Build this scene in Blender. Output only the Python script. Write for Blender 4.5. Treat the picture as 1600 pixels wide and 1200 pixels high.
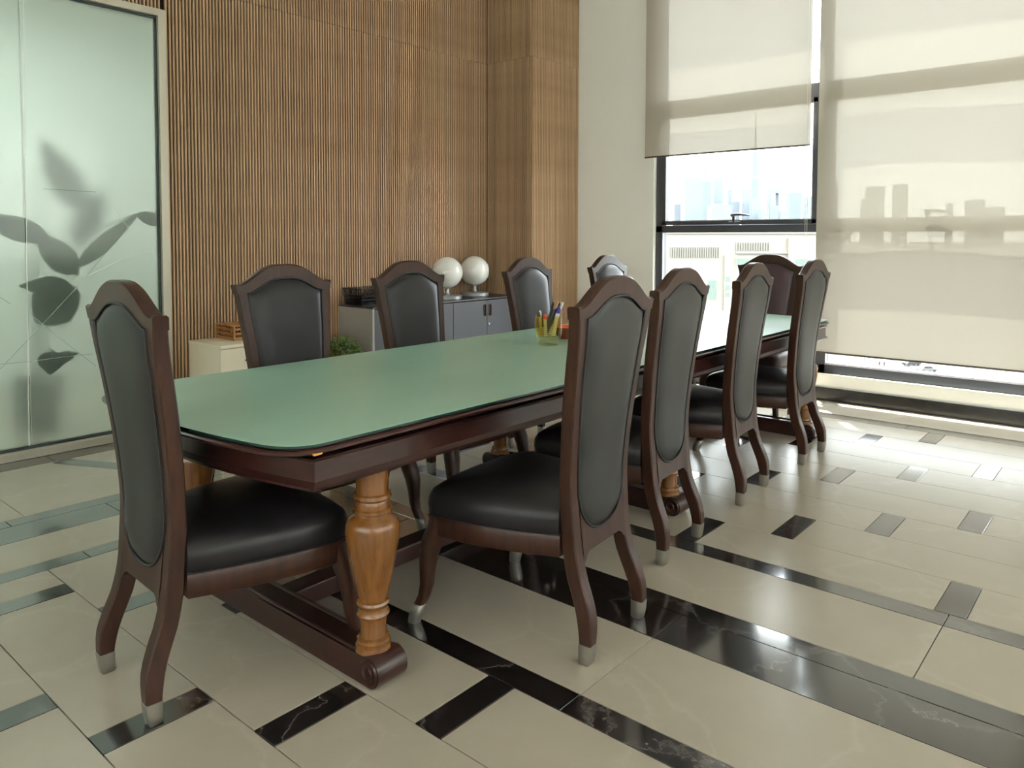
import bpy, bmesh, math, random
import numpy as np
from mathutils import Vector, Matrix

random.seed(7)
PI = math.pi
scene = bpy.context.scene
for o in list(bpy.data.objects):
    bpy.data.objects.remove(o)
COL = scene.collection

# ------------------------------------------------------------------ camera
F_PX, CX, CY = 1186.86, 800.0, 429.1
YAW, PITCH, ROLL = 0.7063, 0.0469, -0.0022
CAM_H = 1.30
_cy, _sy, _cp, _sp = math.cos(YAW), math.sin(YAW), math.cos(PITCH), math.sin(PITCH)
FWD = Vector((_cy*_cp, _sy*_cp, -_sp))
_rt = Vector((_sy, -_cy, 0.0))
_dn = FWD.cross(_rt)
RIGHT = math.cos(ROLL)*_rt + math.sin(ROLL)*_dn
DOWN = -math.sin(ROLL)*_rt + math.cos(ROLL)*_dn
CAM = Vector((0, 0, CAM_H))
cam_d = bpy.data.cameras.new('camera')
cam = bpy.data.objects.new('camera', cam_d)
COL.objects.link(cam)
cam_d.sensor_fit = 'HORIZONTAL'
cam_d.sensor_width = 36.0
cam_d.lens = 36.0*F_PX/1600.0
cam_d.shift_x = (800.0-CX)/1600.0
cam_d.shift_y = -(600.0-CY)/1600.0
cam_d.clip_start, cam_d.clip_end = 0.05, 20000
M = Matrix((( RIGHT.x, -DOWN.x, -FWD.x), (RIGHT.y, -DOWN.y, -FWD.y), (RIGHT.z, -DOWN.z, -FWD.z)))
cam.matrix_world = Matrix.Translation(CAM) @ M.to_4x4()
scene.camera = cam

def ray(u, v):
    return FWD + RIGHT*((u-CX)/F_PX) + DOWN*((v-CY)/F_PX)
def at_z(u, v, z):
    d = ray(u, v); return CAM + d*((z-CAM_H)/d.z)
def at_depth(u, v, dep):
    return CAM + ray(u, v)*dep

# ------------------------------------------------------------------ light
scene.view_settings.view_transform = 'Standard'
scene.view_settings.look = 'None'
scene.view_settings.gamma = 1.0
scene.view_settings.use_curve_mapping = False
scene.view_settings.exposure = 0.95
w = bpy.data.worlds.new('hazy_sky'); scene.world = w
w.use_nodes = True
bg = w.node_tree.nodes['Background']
bg.inputs['Color'].default_value = (0.94, 0.97, 1.0, 1)
bg.inputs['Strength'].default_value = 7.0
sun_d = bpy.data.lights.new('sun', 'SUN')
sun_d.energy = 24.0; sun_d.angle = math.radians(0.6); sun_d.color = (1.0, 0.94, 0.84)
sun = bpy.data.objects.new('sun', sun_d); COL.objects.link(sun)
sdir = Vector((-1.0, -0.72, -3.5))
sun.rotation_euler = sdir.to_track_quat('-Z', 'Y').to_euler()
sun.location = (20, 15, 40)

# ------------------------------------------------------------------ materials
def mat(name, color=(0.5,0.5,0.5), rough=0.5, metal=0.0, spec=0.5, coat=0.0, coat_rough=0.05, build=None):
    m = bpy.data.materials.new(name); m.use_nodes = True
    nt = m.node_tree; b = nt.nodes['Principled BSDF']
    b.inputs['Base Color'].default_value = (*color, 1)
    b.inputs['Roughness'].default_value = rough
    b.inputs['Metallic'].default_value = metal
    b.inputs['Specular IOR Level'].default_value = spec
    b.inputs['Coat Weight'].default_value = coat
    b.inputs['Coat Roughness'].default_value = coat_rough
    if build: build(nt, b)
    return m
def N(nt, t, **kw):
    n = nt.nodes.new(t)
    for k, v in kw.items():
        if k in n.inputs: n.inputs[k].default_value = v
        else: setattr(n, k, v)
    return n
def ramp(nt, stops, interp='LINEAR'):
    r = nt.nodes.new('ShaderNodeValToRGB'); r.color_ramp.interpolation = interp
    e = r.color_ramp.elements
    while len(e) < len(stops): e.new(0.5)
    for el, (p, c) in zip(e, stops):
        el.position = p; el.color = (*c, 1)
    return r
def coords(nt, scale=(1,1,1), space='Object', world=False):
    if world:
        g = nt.nodes.new('ShaderNodeNewGeometry'); src = g.outputs['Position']
    else:
        t = nt.nodes.new('ShaderNodeTexCoord'); src = t.outputs[space]
    mp = nt.nodes.new('ShaderNodeMapping'); mp.inputs['Scale'].default_value = scale
    nt.links.new(src, mp.inputs['Vector']); return mp.outputs['Vector']
def bump(nt, b, height, strength=0.2, dist=0.002):
    bp = nt.nodes.new('ShaderNodeBump'); bp.inputs['Strength'].default_value = strength
    bp.inputs['Distance'].default_value = dist
    nt.links.new(height, bp.inputs['Height']); nt.links.new(bp.outputs['Normal'], b.inputs['Normal'])

def wood_build(c1, c2, c3, scale=(14, 14, 2.0), rnd=0.0):
    def f(nt, b):
        L = nt.links.new
        v = coords(nt, scale)
        n = N(nt, 'ShaderNodeTexNoise', Scale=3.0, Detail=6.0, Roughness=0.6); L(v, n.inputs['Vector'])
        r = ramp(nt, [(0.25, c1), (0.5, c2), (0.78, c3)]); L(n.outputs['Fac'], r.inputs['Fac'])
        out = r.outputs['Color']
        if rnd:
            oi = nt.nodes.new('ShaderNodeObjectInfo')
            mr = N(nt, 'ShaderNodeMapRange'); mr.inputs['To Min'].default_value = 1-rnd; mr.inputs['To Max'].default_value = 1+rnd
            L(oi.outputs['Random'], mr.inputs['Value'])
            hs = nt.nodes.new('ShaderNodeHueSaturation'); L(mr.outputs['Result'], hs.inputs['Value']); L(out, hs.inputs['Color'])
            out = hs.outputs['Color']
        L(out, b.inputs['Base Color'])
        bump(nt, b, n.outputs['Fac'], 0.08, 0.001)
    return f
def leather_build(c1, c2):
    def f(nt, b):
        L = nt.links.new
        v = coords(nt, (1,1,1))
        n = N(nt, 'ShaderNodeTexNoise', Scale=6.0, Detail=4.0); L(v, n.inputs['Vector'])
        r = ramp(nt, [(0.3, c1), (0.7, c2)]); L(n.outputs['Fac'], r.inputs['Fac']); L(r.outputs['Color'], b.inputs['Base Color'])
        vo = N(nt, 'ShaderNodeTexVoronoi', Scale=420.0); L(v, vo.inputs['Vector'])
        bump(nt, b, vo.outputs['Distance'], 0.12, 0.0006)
    return f
def marble_build(base, vein, amount=0.5, scale=2.2, cloud=0.12):
    def f(nt, b):
        L = nt.links.new
        v = coords(nt, (1,1,1), world=True)
        n = N(nt, 'ShaderNodeTexNoise', Scale=scale, Detail=7.0, Roughness=0.6); L(v, n.inputs['Vector'])
        mul = N(nt, 'ShaderNodeVectorMath', operation='SCALE'); mul.inputs['Scale'].default_value = 0.55
        L(n.outputs['Color'], mul.inputs[0])
        add = N(nt, 'ShaderNodeVectorMath', operation='ADD'); L(v, add.inputs[0]); L(mul.outputs[0], add.inputs[1])
        vo = N(nt, 'ShaderNodeTexVoronoi', feature='DISTANCE_TO_EDGE', Scale=scale*0.9); L(add.outputs[0], vo.inputs['Vector'])
        r = ramp(nt, [(0.0, (1,1,1)), (0.012, (0.35,0.35,0.35)), (0.03, (0,0,0))]); L(vo.outputs['Distance'], r.inputs['Fac'])
        n2 = N(nt, 'ShaderNodeTexNoise', Scale=1.3, Detail=3.0); L(v, n2.inputs['Vector'])
        m2 = N(nt, 'ShaderNodeMath', operation='MULTIPLY'); L(r.outputs['Color'], m2.inputs[0]); L(n2.outputs['Fac'], m2.inputs[1])
        m3 = N(nt, 'ShaderNodeMath', operation='MULTIPLY'); m3.inputs[1].default_value = amount; L(m2.outputs[0], m3.inputs[0])
        cl = ramp(nt, [(0.3, tuple(c*(1-cloud) for c in base)), (0.7, tuple(min(1, c*(1+cloud)) for c in base))]); L(n.outputs['Fac'], cl.inputs['Fac'])
        mx = N(nt, 'ShaderNodeMix', data_type='RGBA'); L(m3.outputs[0], mx.inputs[0]); L(cl.outputs['Color'], mx.inputs[6])
        mx.inputs[7].default_value = (*vein, 1)
        L(mx.outputs[2], b.inputs['Base Color'])
    return f

MT = {}
MT['wood'] = mat('walnut_dark', rough=0.36, spec=0.33, coat=0.08, coat_rough=0.2, build=wood_build((0.020,0.008,0.006),(0.040,0.015,0.009),(0.064,0.024,0.012)))
MT['table_wood'] = mat('mahogany_dark', rough=0.28, spec=0.5, coat=0.15, coat_rough=0.15, build=wood_build((0.022,0.008,0.007),(0.036,0.012,0.010),(0.054,0.018,0.013), (2,14,14)))
MT['leg_wood'] = mat('honey_lit_wood', rough=0.25, coat=0.3, coat_rough=0.1, build=wood_build((0.11,0.042,0.009),(0.18,0.070,0.015),(0.24,0.10,0.024)))  # honey tone is light on the near leg, put into the colour
MT['worn'] = mat('bare_wood_chip', (0.62,0.32,0.09), 0.6)
MT['leather'] = mat('black_leather', rough=0.36, spec=0.35, build=leather_build((0.010,0.009,0.011),(0.016,0.014,0.017)))
MT['leather_back'] = mat('grey_leather', rough=0.40, spec=0.42, build=leather_build((0.018,0.019,0.018),(0.030,0.031,0.030)))
MT['leather_red'] = mat('burgundy_leather', rough=0.42, spec=0.5, build=leather_build((0.045,0.022,0.028),(0.065,0.032,0.038)))
MT['cap'] = mat('brushed_nickel', (0.36,0.34,0.30), 0.4, metal=0.8)
MT['cream'] = mat('cream_marble', rough=0.26, spec=0.32, build=marble_build((0.385,0.340,0.276),(0.51,0.465,0.395),0.35,1.6,0.07))
MT['black'] = mat('black_marble', rough=0.12, spec=0.9, coat=0.7, coat_rough=0.08, build=lambda nt, b: (marble_build((0.012,0.010,0.011),(0.36,0.33,0.30),0.6,2.8,0.4)(nt, b), setattr(b.inputs['IOR'], 'default_value', 1.7)))
MT['grout'] = mat('grout', (0.30,0.28,0.25), 0.8)
MT['slat'] = mat('oak_slat', rough=0.5, spec=0.3, build=wood_build((0.33,0.205,0.115),(0.46,0.300,0.178),(0.57,0.395,0.245), (20,20,1.2), 0.13))
MT['backing'] = mat('dark_felt_backing', (0.020,0.010,0.005), 0.9)
MT['white'] = mat('white_paint', (0.88,0.88,0.83), 0.6, build=lambda nt, b: bump(nt, b, N(nt,'ShaderNodeTexNoise', Scale=180.0).outputs['Fac'], 0.03))
MT['ceil'] = mat('ceiling_paint', (0.80,0.78,0.72), 0.8)
MT['frame'] = mat('anthracite_aluminium', (0.075,0.078,0.092), 0.32, metal=0.2)
MT['frame_light'] = mat('grey_gasket', (0.45,0.44,0.48), 0.5)
MT['alu'] = mat('champagne_aluminium', (0.50,0.47,0.38), 0.4, metal=0.3)
MT['bar'] = mat('bronze_bar', (0.10,0.085,0.065), 0.5)
MT['rubber'] = mat('dark_seal', (0.03,0.045,0.04), 0.5)
MT['skirt'] = mat('black_stone_skirting', rough=0.22, build=marble_build((0.020,0.019,0.019),(0.2,0.19,0.18),0.12,3.0,0.3))
MT['cab_side'] = mat('grey_beige_laminate', (0.36,0.345,0.31), 0.5)
MT['cab_front'] = mat('slate_laminate', (0.062,0.061,0.072), 0.45)
MT['cab_top'] = mat('dark_worktop', (0.045,0.042,0.048), 0.3)
MT['cab_white'] = mat('cream_lacquer', (0.76,0.69,0.53), 0.4)
MT['black_plastic'] = mat('black_plastic', (0.012,0.011,0.012), 0.4)
MT['handle_brown'] = mat('brown_handle', (0.10,0.045,0.03), 0.4)
MT['steel'] = mat('steel', (0.55,0.55,0.55), 0.3, metal=1.0)
MT['lamp_metal'] = mat('grey_lamp_metal', (0.36,0.37,0.38), 0.35, metal=0.5)
MT['lamp_globe'] = mat('opal_glass', (0.80,0.80,0.76), 0.15, coat=0.3)
MT['crate'] = mat('bamboo', rough=0.5, build=wood_build((0.24,0.10,0.025),(0.36,0.16,0.045),(0.46,0.22,0.07)))
MT['leaf'] = mat('small_leaf', (0.09,0.16,0.025), 0.5, build=lambda nt, b: nt.links.new((lambda n, r: (nt.links.new(n.outputs['Fac'], r.inputs['Fac']), r.outputs['Color'])[1])(N(nt,'ShaderNodeTexNoise', Scale=40.0), ramp(nt, [(0.3,(0.035,0.09,0.012)),(0.7,(0.17,0.26,0.05))])), b.inputs['Base Color']))
MT['big_leaf'] = mat('big_leaf', (0.010,0.036,0.010), 0.6, spec=0.2)
MT['terracotta'] = mat('stone_pot', (0.20,0.19,0.18), 0.7)
MT['soil'] = mat('soil', (0.03,0.02,0.013), 0.9)
MT['orange'] = mat('orange_glaze', (0.75,0.10,0.015), 0.2, coat=0.5)
MT['bowl_out'] = mat('rust_glaze', (0.25,0.045,0.012), 0.3, coat=0.3)
MT['pencil_y'] = mat('yellow_pencil', (0.70,0.42,0.05), 0.4)
MT['pen_black'] = mat('pen_black', (0.012,0.012,0.014), 0.3)
MT['pen_red'] = mat('pen_red', (0.60,0.03,0.015), 0.3)
MT['pen_blue'] = mat('pen_blue', (0.04,0.02,0.30), 0.3)
MT['pen_white'] = mat('pen_white', (0.72,0.70,0.64), 0.35)
MT['pen_wood'] = mat('pencil_wood', (0.45,0.27,0.12), 0.6)

# back-painted green glass of the table top
def tg(nt, b):
    L = nt.links.new
    v = coords(nt, (0.5,1.6,1))
    n = N(nt, 'ShaderNodeTexNoise', Scale=2.0, Detail=4.0); L(v, n.inputs['Vector'])
    r = ramp(nt, [(0.0,(0.255,0.430,0.335)),(1.0,(0.345,0.540,0.440))]); L(n.outputs['Fac'], r.inputs['Fac'])
    L(r.outputs['Color'], b.inputs['Base Color'])
MT['table_glass'] = mat('green_backed_glass', rough=0.36, spec=0.9, build=tg)
MT['glass_edge'] = mat('green_glass_edge', (0.01,0.05,0.04), 0.1)

def shader_mat(name, fn):
    m = bpy.data.materials.new(name); m.use_nodes = True
    nt = m.node_tree; nt.nodes.clear()
    out = nt.nodes.new('ShaderNodeOutputMaterial')
    nt.links.new(fn(nt), out.inputs['Surface']); return m
def clear_glass(nt, tint=(0.93,0.96,0.95), rough=0.0):
    t = N(nt, 'ShaderNodeBsdfTransparent'); t.inputs['Color'].default_value = (*tint, 1)
    g = N(nt, 'ShaderNodeBsdfGlossy'); g.inputs['Roughness'].default_value = rough
    la = N(nt, 'ShaderNodeLayerWeight'); la.inputs['Blend'].default_value = 0.5
    pw = N(nt, 'ShaderNodeMath', operation='POWER'); pw.inputs[1].default_value = 5.0; nt.links.new(la.outputs['Facing'], pw.inputs[0])
    lw = N(nt, 'ShaderNodeMath', operation='MULTIPLY_ADD'); lw.inputs[1].default_value = 0.5; lw.inputs[2].default_value = 0.03
    nt.links.new(pw.outputs[0], lw.inputs[0])
    mx = N(nt, 'ShaderNodeMixShader')
    nt.links.new(lw.outputs[0], mx.inputs[0]); nt.links.new(t.outputs[0], mx.inputs[1]); nt.links.new(g.outputs[0], mx.inputs[2])
    return mx.outputs[0]
MT['pane'] = shader_mat('window_glass', clear_glass)
MT['amber'] = shader_mat('amber_glass', lambda nt: clear_glass(nt, (0.94,0.90,0.70), 0.03))
def blind_sh(nt):
    t = N(nt, 'ShaderNodeBsdfTransparent'); t.inputs['Color'].default_value = (1.0,0.95,0.86,1)
    tl = N(nt, 'ShaderNodeBsdfTranslucent'); tl.inputs['Color'].default_value = (0.094,0.088,0.077,1)
    df = N(nt, 'ShaderNodeBsdfDiffuse'); df.inputs['Color'].default_value = (0.86,0.78,0.64,1)
    m1 = N(nt, 'ShaderNodeMixShader'); m1.inputs[0].default_value = 0.5
    m2 = N(nt, 'ShaderNodeMixShader'); m2.inputs[0].default_value = 0.975
    nt.links.new(df.outputs[0], m1.inputs[1]); nt.links.new(tl.outputs[0], m1.inputs[2])
    nt.links.new(t.outputs[0], m2.inputs[1]); nt.links.new(m1.outputs[0], m2.inputs[2])
    return m2.outputs[0]
def added_sheer_sh(nt):
    t = N(nt, 'ShaderNodeBsdfTransparent'); t.inputs['Color'].default_value = (1.0,0.98,0.95,1)
    tl = N(nt, 'ShaderNodeBsdfTranslucent'); tl.inputs['Color'].default_value = (0.8,0.78,0.74,1)
    m2 = N(nt, 'ShaderNodeMixShader'); m2.inputs[0].default_value = 0.85
    nt.links.new(t.outputs[0], m2.inputs[1]); nt.links.new(tl.outputs[0], m2.inputs[2]); return m2.outputs[0]
MT['added_sheer'] = shader_mat('added_sheer_fabric', added_sheer_sh)
MT['blind'] = shader_mat('screen_fabric', blind_sh)
def frost_sh(nt):
    rf = N(nt, 'ShaderNodeBsdfRefraction'); rf.inputs['Color'].default_value = (0.88,0.95,0.905,1)
    rf.inputs['Roughness'].default_value = 0.42; rf.inputs['IOR'].default_value = 1.28
    tl = N(nt, 'ShaderNodeBsdfTranslucent'); tl.inputs['Color'].default_value = (0.74,0.84,0.76,1)
    df = N(nt, 'ShaderNodeBsdfDiffuse'); df.inputs['Color'].default_value = (0.60,0.68,0.61,1)
    gl = N(nt, 'ShaderNodeBsdfGlossy'); gl.inputs['Roughness'].default_value = 0.15
    m0 = N(nt, 'ShaderNodeMixShader'); m0.inputs[0].default_value = 0.5
    m1 = N(nt, 'ShaderNodeMixShader'); m1.inputs[0].default_value = 0.13
    m2 = N(nt, 'ShaderNodeMixShader'); m2.inputs[0].default_value = 0.05
    nt.links.new(tl.outputs[0], m0.inputs[1]); nt.links.new(df.outputs[0], m0.inputs[2])
    nt.links.new(rf.outputs[0], m1.inputs[1]); nt.links.new(m0.outputs[0], m1.inputs[2])
    nt.links.new(m1.outputs[0], m2.inputs[1]); nt.links.new(gl.outputs[0], m2.inputs[2])
    return m2.outputs[0]
MT['frost'] = shader_mat('frosted_film_glass', frost_sh)
MT['etch_light'] = mat('etched_line_pale', (0.80,0.86,0.80), 0.6)
MT['etch_dark'] = mat('etched_line_dark', (0.36,0.45,0.39), 0.6)

# ------------------------------------------------------------------ mesh helpers
class MB:
    def __init__(s): s.v, s.f, s.m = [], [], []
    def add(s, vs, fs, mi=0):
        o = len(s.v); s.v += [tuple(p) for p in vs]
        s.f += [tuple(i+o for i in f) for f in fs]; s.m += [mi]*len(fs); return s
    def box(s, x0, x1, y0, y1, z0, z1, mi=0):
        return s.add([(x0,y0,z0),(x1,y0,z0),(x1,y1,z0),(x0,y1,z0),(x0,y0,z1),(x1,y0,z1),(x1,y1,z1),(x0,y1,z1)],
                     [(3,2,1,0),(4,5,6,7),(0,1,5,4),(1,2,6,5),(2,3,7,6),(3,0,4,7)], mi)
    def loops(s, L, closed=True, cap0=True, cap1=True, mi=0):
        n = len(L[0]); o = len(s.v)
        for lp in L: s.v += [tuple(p) for p in lp]
        c0 = len(s.f)
        for i in range(len(L)-1):
            for j in range(n if closed else n-1):
                k = (j+1) % n
                s.f.append((o+i*n+j, o+i*n+k, o+(i+1)*n+k, o+(i+1)*n+j))
        if cap0: s.f.append(tuple(o+j for j in reversed(range(n))))
        if cap1: s.f.append(tuple(o+(len(L)-1)*n+j for j in range(n)))
        s.m += [mi]*(len(s.f)-c0); return s
    def tube(s, pts, r, seg=8, closed=False, mi=0, cap=True):
        pts = [Vector(p) for p in pts]; n = len(pts); L = []
        up = None
        for i, p in enumerate(pts):
            if closed: t = pts[(i+1) % n]-pts[i-1]
            else: t = pts[min(i+1, n-1)]-pts[max(i-1, 0)]
            t.normalize()
            if up is None:
                up = Vector((0,0,1)) if abs(t.z) < 0.9 else Vector((1,0,0))
            up = up-t*up.dot(t)
            if up.length < 1e-5: up = t.orthogonal()
            up.normalize()
            b = t.cross(up); rr = r[i] if isinstance(r, (list, tuple)) else r
            L.append([p+(up*math.cos(2*PI*k/seg)+b*math.sin(2*PI*k/seg))*rr for k in range(seg)])
        if closed: L.append(L[0])
        return s.loops(L, True, cap and not closed, cap and not closed, mi)
    def lathe(s, prof, seg=24, c=(0,0,0), mi=0, axis='z', cap=True):
        L = []
        for r, z in prof:
            if axis == 'z': L.append([(c[0]+r*math.cos(2*PI*k/seg), c[1]+r*math.sin(2*PI*k/seg), c[2]+z) for k in range(seg)])
            elif axis == 'x': L.append([(c[0]+z, c[1]+r*math.cos(2*PI*k/seg), c[2]+r*math.sin(2*PI*k/seg)) for k in range(seg)])
            else: L.append([(c[0]+r*math.sin(2*PI*k/seg), c[1]+z, c[2]+r*math.cos(2*PI*k/seg)) for k in range(seg)])
        return s.loops(L, True, cap, cap, mi)
    def mesh(s, name, mats, smooth=False, bevel=0.0, segs=2, fix=True):
        me = bpy.data.meshes.new(name); me.from_pydata(s.v, [], s.f)
        mats = mats if isinstance(mats, (list, tuple)) else [mats]
        for m in mats: me.materials.append(m)
        me.polygons.foreach_set('material_index', s.m)
        bm = bmesh.new(); bm.from_mesh(me)
        if fix:
            bmesh.ops.remove_doubles(bm, verts=bm.verts, dist=1e-6)
            bmesh.ops.recalc_face_normals(bm, faces=bm.faces)
        if bevel:
            es = [e for e in bm.edges if len(e.link_faces) == 2 and e.calc_face_angle(0) > 0.6]
            bmesh.ops.bevel(bm, geom=es, offset=bevel, segments=segs, affect='EDGES', profile=0.6)
        if smooth:
            for f in bm.faces: f.smooth = True
            ang = smooth if isinstance(smooth, float) else 0.75
            for e in bm.edges:
                if len(e.link_faces) == 2 and e.calc_face_angle(0) > ang: e.smooth = False
        bm.to_mesh(me); bm.free(); return me
    def build(s, name, mats, parent=None, **kw):
        return link(name, s.mesh(name, mats, **kw), parent)
def link(name, me, parent=None):
    o = bpy.data.objects.new(name, me); COL.objects.link(o)
    if parent is not None: o.parent = parent
    return o
def tag(o, label=None, cat=None, group=None, kind=None):
    if label: o['label'] = label
    if cat: o['category'] = cat
    if group: o['group'] = group
    if kind: o['kind'] = kind
    return o
def empty(name, loc=(0,0,0), rz=0.0):
    o = bpy.data.objects.new(name, None); COL.objects.link(o)
    o.empty_display_size = 0.1; o.location = loc; o.rotation_euler = (0,0,rz); return o
def copy_tree(o, parent=None):
    c = o.copy(); COL.objects.link(c)
    if parent is not None: c.parent = parent
    for ch in list(o.children): copy_tree(ch, c)
    return c
def bx(name, b, m, parent=None, bevel=0.0, smooth=False):
    return MB().box(*b).build(name, m, parent, bevel=bevel, smooth=smooth)

# ------------------------------------------------------------------ room dimensions
XW = 6.30            # inner face of the window wall
YB = 5.08            # slatted wall
X0, Y0 = -2.6, -3.2  # walls behind the camera
ZC = 4.3
XCOL, YCOL = 5.56, 4.505

# ------------------------------------------------------------------ floor
floor = bx('floor', (X0, XW+0.02, Y0, YB+0.1, -0.12, -0.009), MT['grout']); tag(floor, 'polished cream and black marble tile floor of the meeting room', kind='structure')
tile_cache = {}
tiles, far_tiles = [], [MB(), MB()]
def tile(x0, x1, y0, y1, black=False):
    y1 = min(y1, YB); x1 = min(x1, XW); y0 = max(y0, Y0); x0 = max(x0, X0)
    if x1-x0 < 0.02 or y1-y0 < 0.02: return
    seen = x1 > 0.1 and y1 > -0.9 and not (x1 < 1.0 and y1 < 0.3) and not (y0 > 3.2 and x1 > 3.3 and x0 > 3.0)
    g = 0.0016
    if not seen:
        far_tiles[1 if black else 0].box(x0+g, x1-g, y0+g, y1-g, -0.011, 0.0); return
    sx, sy = round(x1-x0-2*g, 4), round(y1-y0-2*g, 4)
    k = (sx, sy, black)
    if k not in tile_cache:
        tile_cache[k] = MB().box(-sx/2, sx/2, -sy/2, sy/2, -0.011, 0.0).mesh('tile', MT['black' if black else 'cream'], bevel=0.0008, segs=1)
    o = link('tile', tile_cache[k], floor); o.location = ((x0+x1)/2, (y0+y1)/2, 0)
PER = 1.016; BT = 0.100
def row(xa, xb, ystart, lo, hi):
    """a row of long cream tiles with one short black tile each period"""
    k0 = math.floor((lo-ystart)/PER)-1
    y = ystart+k0*PER
    while y < hi:
        a, b = max(y, lo), min(y+BT, hi)
        if b > a: tile(xa, xb, a, b, True)
        a, b = max(y+BT, lo), min(y+PER, hi)
        if b > a: tile(xa, xb, a, b)
        y += PER
YL = 3.279
xk = 1.638; yk = 1.384
for k in range(14):
    row(xk-0.298, xk, yk, Y0, YL); xk -= 0.298; yk += 0.3005
XLEFT = xk
for k in range(9):
    row(2.952+k*0.3043, 2.952+(k+1)*0.3043, 0.466-0.308*k, Y0, YB)
def band(xa, xb, yj, hi, black, step=1.4):
    y = yj+math.floor((Y0-yj)/step)*step
    while y < hi:
        tile(xa, xb, max(y, Y0), min(y+step, hi), black); y += step
band(1.638, 1.736, 1.22, YL, True)
band(1.736, 2.145, 1.22, 3.375, False)
band(2.145, 2.345, 1.22, 3.69, True)
band(2.345, 2.447, 1.42, 3.69, True)
band(2.447, 2.851, 0.518, YB, False)
band(2.851, 2.952, 0.518, YB, True)
band(5.691, 5.836, 1.30, YB, True)
band(5.836, XW, 0.60, YB, False)
def bandx(ya, yb, xj, hi, black, step=1.4):
    x = xj-math.ceil((xj-XLEFT)/step)*step
    while x < hi:
        tile(max(x, XLEFT), min(x+step, hi), ya, yb, black); x += step
bandx(3.279, 3.375, 1.2, 1.736, True)
bandx(3.375, 3.69, 0.9, 2.145, False)
bandx(3.69, 3.90, 1.5, 2.447, True)
bandx(3.90, 4.0, 1.1, 2.447, True)
bandx(4.0, 4.86, 1.18, 2.447, False, 0.9)
bandx(4.86, YB, 1.6, 2.447, True)
tag(far_tiles[0].build('tile_field', MT['cream'], floor), kind='stuff')
tag(far_tiles[1].build('tile_inlay_field', MT['black'], floor), kind='stuff')
# dark strip laid slantwise over the tiles near the partition
p, q = Vector((1.62, 4.85, 0)), Vector((2.03, 4.01, 0)); d = (q-p).normalized(); n_ = Vector((-d.y, d.x, 0))*0.05
MB().add([p+n_, q+n_, q-n_, p-n_, *(v+Vector((0,0,0.0012)) for v in (p+n_, q+n_, q-n_, p-n_))], [(0,1,2,3),(7,6,5,4),(0,4,5,1),(1,5,6,2),(2,6,7,3),(3,7,4,0)]).build('slant_strip', MT['black'], floor)

# ------------------------------------------------------------------ walls, ceiling
ceiling = bx('ceiling', (X0-0.1, XW+0.3, Y0-0.1, YB+0.3, ZC, ZC+0.1), MT['ceil']); tag(ceiling, kind='structure')
wl = MB().box(X0-0.2, X0, Y0-0.2, YB+0.2, -0.1, 0.75).box(X0-0.2, X0, Y0-0.2, YB+0.2, 3.1, ZC).box(X0-0.2, X0, Y0-0.2, -2.4, 0.75, 3.1).box(X0-0.2, X0, 2.775, YB+0.2, 0.75, 3.1).build('wall_left', MT['white']); tag(wl, kind='structure')
for k in range(3):  # unseen sheer-covered windows, added to brighten the room from the left
    ya = -2.4+1.725*k; w_ = empty('window_%d' % (20+k)); tag(w_, kind='structure')
    bx('added_sheer', (X0-0.062, X0-0.060, ya+0.06, ya+1.665, 0.82, 3.03), MT['added_sheer'], w_)
    MB().box(X0-0.13, X0-0.07, ya, ya+0.06, 0.75, 3.1).box(X0-0.13, X0-0.07, ya+1.665, ya+1.725, 0.75, 3.1).box(X0-0.13, X0-0.07, ya, ya+1.725, 0.75, 0.82).box(X0-0.13, X0-0.07, ya, ya+1.725, 3.03, 3.1).build('frame', MT['frame'], w_)
    bx('pane', (X0-0.103, X0-0.097, ya+0.06, ya+1.665, 0.82, 3.03), MT['pane'], w_)
wf = MB().box(X0, XW+0.3, Y0-0.2, Y0, -0.1, 0.75).box(X0, XW+0.3, Y0-0.2, Y0, 3.1, ZC).box(X0, -1.9, Y0-0.2, Y0, 0.75, 3.1).box(5.3, XW+0.3, Y0-0.2, Y0, 0.75, 3.1).build('wall_front', MT['white']); tag(wf, kind='structure')
for k in range(4):  # more unseen windows, added to throw fill light from behind the camera
    xa = -1.9+1.8*k; w_ = empty('window_%d' % (10+k)); tag(w_, kind='structure')
    bx('added_sheer', (xa+0.06, xa+1.74, Y0-0.062, Y0-0.060, 0.82, 3.03), MT['added_sheer'], w_)
    MB().box(xa, xa+0.06, Y0-0.13, Y0-0.07, 0.75, 3.1).box(xa+1.74, xa+1.8, Y0-0.13, Y0-0.07, 0.75, 3.1).box(xa, xa+1.8, Y0-0.13, Y0-0.07, 0.75, 0.82).box(xa, xa+1.8, Y0-0.13, Y0-0.07, 3.03, 3.1).build('frame', MT['frame'], w_)
    bx('pane', (xa+0.06, xa+1.74, Y0-0.103, Y0-0.097, 0.82, 3.03), MT['pane'], w_)
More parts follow.
